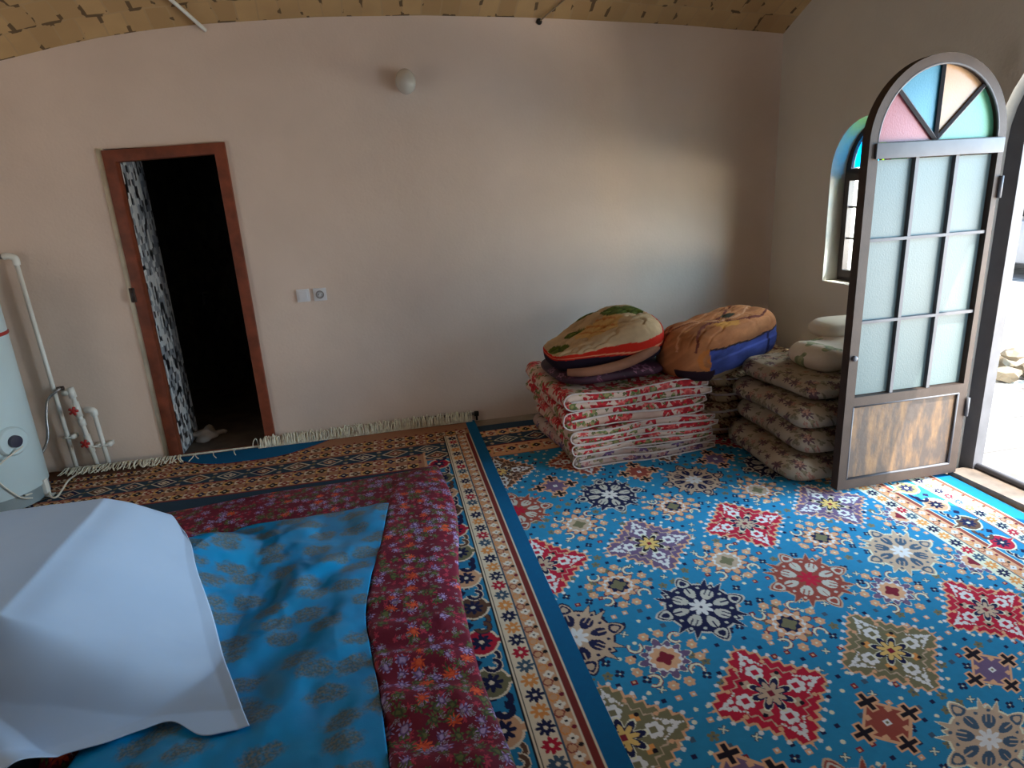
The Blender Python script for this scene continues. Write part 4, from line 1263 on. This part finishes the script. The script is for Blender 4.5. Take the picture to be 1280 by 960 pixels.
# switch plate and socket
c = P((379, 369.5), D - .006)
sw = thing('blank_plate', 'white blank switch plate on the far wall, left of the socket', 'switch plate', (c.x, D, c.z))
bm = bmesh.new(); box(bm, (c.x - .042, D - .012, c.z - .042), (c.x + .042, D + .002, c.z + .042), .004); sharp(from_bm('plate', bm, PLASTIC, sw))
bm = bmesh.new(); box(bm, (c.x - .029, D - .016, c.z - .029), (c.x + .029, D - .008, c.z + .029), .003); sharp(from_bm('cover', bm, PLASTIC, sw))
c = P((400, 368), D - .006)
so = thing('wall_socket', 'white power socket on the far wall, right of the blank plate', 'socket', (c.x, D, c.z))
bm = bmesh.new(); box(bm, (c.x - .042, D - .012, c.z - .042), (c.x + .042, D + .002, c.z + .042), .004); sharp(from_bm('plate', bm, PLASTIC, so))
bm = bmesh.new(); lathe(bm, [(.027, -.018), (.027, -.008), (.0005, -.008)][::-1] + [(.021, -.018), (.0205, -.012)], (c.x, D, c.z), 'Y', 24); rg_ = sharp(from_bm('ring', bm, plain('socket_ring', (150, 148, 148), .4, .02), so))
bm = bmesh.new(); lathe(bm, [(.0005, -.0125), (.020, -.0125), (.020, -.011)], (c.x, D, c.z), 'Y', 20); from_bm('well', bm, PLASTIC, so)
bm = bmesh.new()
for q in (-.009, .009):
    bm = bmesh.new(); lathe(bm, [(.0005, -.0135), (.0028, -.0135), (.0028, -.012)], (c.x + q, D, c.z), 'Y', 10); from_bm('contact_hole', bm, DARK, rg_)
# wall lamp
c = Vector(at((507, 102), 1, D - .09))
wl = thing('wall_lamp', 'small white globe lamp high on the far wall', 'lamp', (c.x, D, c.z))
bm = bmesh.new(); bmesh.ops.create_uvsphere(bm, u_segments=28, v_segments=18, radius=.066); bmesh.ops.scale(bm, verts=bm.verts[:], vec=(.95, 1, 1.12)); bmesh.ops.translate(bm, verts=bm.verts[:], vec=c); from_bm('globe', bm, GLOBE, wl)
bm = bmesh.new(); lathe(bm, [(.055, .088), (.058, .06), (.05, .045), (.044, .02)], c, 'Y', 28); o = from_bm('lamp_base', bm, PLASTIC, wl); sharp(o)
# conduit and wire on the ceiling
def ceil_pt(px, drop=.012):
    p = at(px, 1, D - .1)
    lo_, hi_ = 0., 1.2
    o_, d_ = ray(px)
    for k in range(60):
        y = D - 1.3 * k / 60; p = o_ + d_ * (y / d_[1])
        if p[2] <= float(ceil_z(p[0], p[1])) - drop: return Vector(p)
    return Vector(p)


p0 = Vector(at((257, 38), 1, D - .004)); zc = lambda x, y: float(ceil_z(x, y))
q0 = ray((214, 0)); best = None
for k in range(200):
    y = D - .003 - k * .006; p = q0[0] + q0[1] * (y / q0[1][1])
    if p[2] < zc(p[0], p[1]) - .02: best = Vector(p); break
best = best or Vector(at((214, 0), 1, D - .4))
dirv = (best - p0)
p1 = best; p2 = p0 + dirv * 2.0; p2.z = zc(p2.x, p2.y) - .02
bm = bmesh.new(); tube(bm, smooth_path([p0, p1, p2], 6), .011, 8)
tag(from_bm('ceiling_conduit', bm, PIPE), 'white conduit running along the bricks from the top of the far wall', 'conduit')
p0 = Vector(at((674, 27), 1, D - .004)); q0 = ray((705, 0)); best = None
for k in range(200):
    y = D - .003 - k * .006; p = q0[0] + q0[1] * (y / q0[1][1])
    if p[2] < zc(p[0], p[1]) - .01: best = Vector(p); break
best = best or Vector(at((705, 0), 1, D - .3))
p2 = p0 + (best - p0) * 2; p2.z = zc(p2.x, p2.y) - .01
wr = thing('ceiling_wire', 'thin wire leaving a dark hole where far wall meets the bricks', 'wire', p0)
bm = bmesh.new(); tube(bm, smooth_path([p0, best, p2], 6), .005, 6); from_bm('wire', bm, plain('wire_tan', (150, 132, 104), .7), wr)
bm = bmesh.new(); lathe(bm, [(.0005, -.012), (.016, -.012), (.02, .0)], p0, 'Y', 12); from_bm('socket_hole', bm, DARK, wr)

# ------------------------------------------------------------------ outdoors
bm = bmesh.new(); box(bm, (3.28, -40, -.2), (90, 60, -.06))
S(from_bm('ground_outside', bm, PAVE, smooth=False), 'sunlit pale paving outside the doorway', 'ground')
X, Y = np.meshgrid(np.linspace(55, 88, 30), np.linspace(-30, 58, 60))
Zh = -.1 + np.clip((X - 55) / 20, 0, 1) * (2.0 + 2.2 * fbm(X * .09, Y * .09))
S(grid_obj('hills_outside', X, Y, Zh, plain('far_ground', (150, 142, 132), .95, .1, .3), flip=True), 'low pale hills on the horizon', 'hill')


def ground(px): return at(px, 2, -.06)


rg = random.Random(5)
gc = ground((1256, 476))
for i in range(15):
    s = rg.uniform(.06, .10); lay = 0 if i < 10 else 1
    k = i if lay == 0 else i - 10
    px_, py_ = (k % 5 - 2) * .27 + rg.uniform(-.03, .03) + lay * .1, (k // 5) * .27 + lay * .14 + rg.uniform(-.03, .03)
    bm = bmesh.new(); bmesh.ops.create_icosphere(bm, subdivisions=2, radius=1)
    for v in bm.verts:
        k2 = 1 + .4 * (rg.random() - .5); v.co = Vector((v.co.x * s * k2 * 1.3, v.co.y * s * k2 * 1.2, v.co.z * s * .8 * k2))
    bmesh.ops.translate(bm, verts=bm.verts[:], vec=(gc[0] + py_, gc[1] + px_, -.06 + s * .7 + lay * .13))
    o = from_bm('rubble_stone', bm, STONE, smooth=False); tag(o, 'pale rubble stone heaped on the paving outside the doorway', 'stone', 'rubble stones outside the doorway')
g = ground((1272, 622)); 
for i in range(5):
    s = rg.uniform(.035, .07); bm = bmesh.new(); bmesh.ops.create_icosphere(bm, subdivisions=2, radius=1)
    for v in bm.verts:
        k = 1 + .5 * (rg.random() - .5); v.co = Vector((v.co.x * s * k * 1.3, v.co.y * s * k, v.co.z * s * .7 * k))
    bmesh.ops.translate(bm, verts=bm.verts[:], vec=(3.36 + .17 * i, 2.16 + .1 * (i % 2), -.06 + s * .6))
    o = from_bm('step_stone', bm, STONE, smooth=False); tag(o, 'small stone lying just outside the door threshold', 'stone', 'small stones by the threshold')
# far parked car and a house seen through the window
g = ground((1274, 336))
cr = thing('parked_car', 'pale car parked far away outside the doorway', 'car', (g[0], g[1], -.06))
CARM = plain('pale_car', (196, 196, 198), .3, .03); k = 1
bm = bmesh.new(); box(bm, (g[0] - .9, g[1] - 2.0, .15), (g[0] + .9, g[1] + 2.0, .8), .12); box(bm, (g[0] - .8, g[1] - 1.2, .75), (g[0] + .8, g[1] + 1.1, 1.3), .2); sharp(from_bm('body', bm, CARM, cr))
bm = bmesh.new(); box(bm, (g[0] - .83, g[1] - 1.0, .85), (g[0] - .79, g[1] + .9, 1.2), .01); from_bm('side_window', bm, DARK, cr)
for yy in (-1.3, 1.3):
    for xx in (-.86, .86):
        bm = bmesh.new(); lathe(bm, [(.0005, -.1), (.3, -.1), (.3, .1), (.0005, .1)], (g[0] + xx, g[1] + yy, .24), 'X', 20); from_bm('wheel', bm, DARK, cr)
o_, d_ = ray((1062, 262)); p = o_ + d_ * (34 / d_[0])
hb = thing('brick_house', 'brown brick house seen through the window', 'house', (p[0], p[1], -.06))
bm = bmesh.new(); box(bm, (p[0], p[1] - .4, -.06), (p[0] + 4, p[1] + 5, 2.3)); from_bm('wall', bm, plain('house_brick', (176, 134, 112), .9, .15, 3), hb, False)
bm = bmesh.new(); box(bm, (p[0] - .2, p[1] - .6, 2.3), (p[0] + 4.2, p[1] + 5.2, 2.5)); from_bm('roof', bm, STONE, hb, False)
bm = bmesh.new(); box(bm, (p[0] - .03, p[1] + .5, .9), (p[0] + .05, p[1] + 1.3, 1.8)); from_bm('window', bm, DARK, hb, False)

# ------------------------------------------------------------------ light
wd = bpy.data.worlds.new('sky'); scene.world = wd; wd.use_nodes = True
nt = wd.node_tree; bg = nt.nodes['Background']; sk = nt.nodes.new('ShaderNodeTexSky'); sk.sky_type = 'NISHITA'
sk.sun_disc = False; sk.sun_elevation = math.radians(62); sk.sun_rotation = math.radians(100)
nt.links.new(sk.outputs[0], bg.inputs[0]); bg.inputs[1].default_value = .35
su = bpy.data.lights.new('sun', 'SUN'); su.energy = 14; su.angle = math.radians(.8); su.color = (1, .95, .86)
so_ = bpy.data.objects.new('sun', su); link(so_)
so_.rotation_euler = Vector((-.35, .42, -1)).to_track_quat('-Z', 'Y').to_euler()


def area(name, loc, tgt, sx, sy, e, col):
    l = bpy.data.lights.new(name, 'AREA'); l.shape = 'RECTANGLE'; l.size = sx; l.size_y = sy; l.energy = e; l.color = col
    o = bpy.data.objects.new(name, l); link(o); o.location = loc
    o.rotation_euler = (Vector(tgt) - Vector(loc)).to_track_quat('-Z', 'Y').to_euler(); return o


area('sky_through_doorway', (8.2, .0, 2.9), (-.2, 3.2, .6), 6.4, 3.2, 1800, (.40, .72, 1))
area('ground_glow_through_doorway', (7.2, .2, .5), (.2, 3.6, 1.9), 5.4, 1.0, 950, (1, .83, .64))
area('window_daylight', (3.5, WC, 1.4), (0, WC, 1.2), .5, .9, 40, (.9, .96, 1))
area('near_fill_lamp', (2.85, 1.4, 1.0), (-.6, 4.4, .9), .5, 1.0, 19, (.66, .83, 1))  # added cool fill for the lower far wall; no window stands here
area('rear_fill_lamp', (2.2, -1.5, 1.3), (2.0, 4.4, 2.2), 2.0, 1.2, 13, (1, .94, .87))  # added fill towards the far wall; the back wall has no window
area('left_fill_lamp', (-3.1, 2.1, 1.3), (2.9, 3.2, 2.4), 1.0, 1.0, 12, (1, .95, .88))  # fill added to lift the right wall and ceiling; left wall has no opening
scene.view_settings.view_transform = 'Standard'
scene.view_settings.look = 'None'
scene.view_settings.exposure = 0
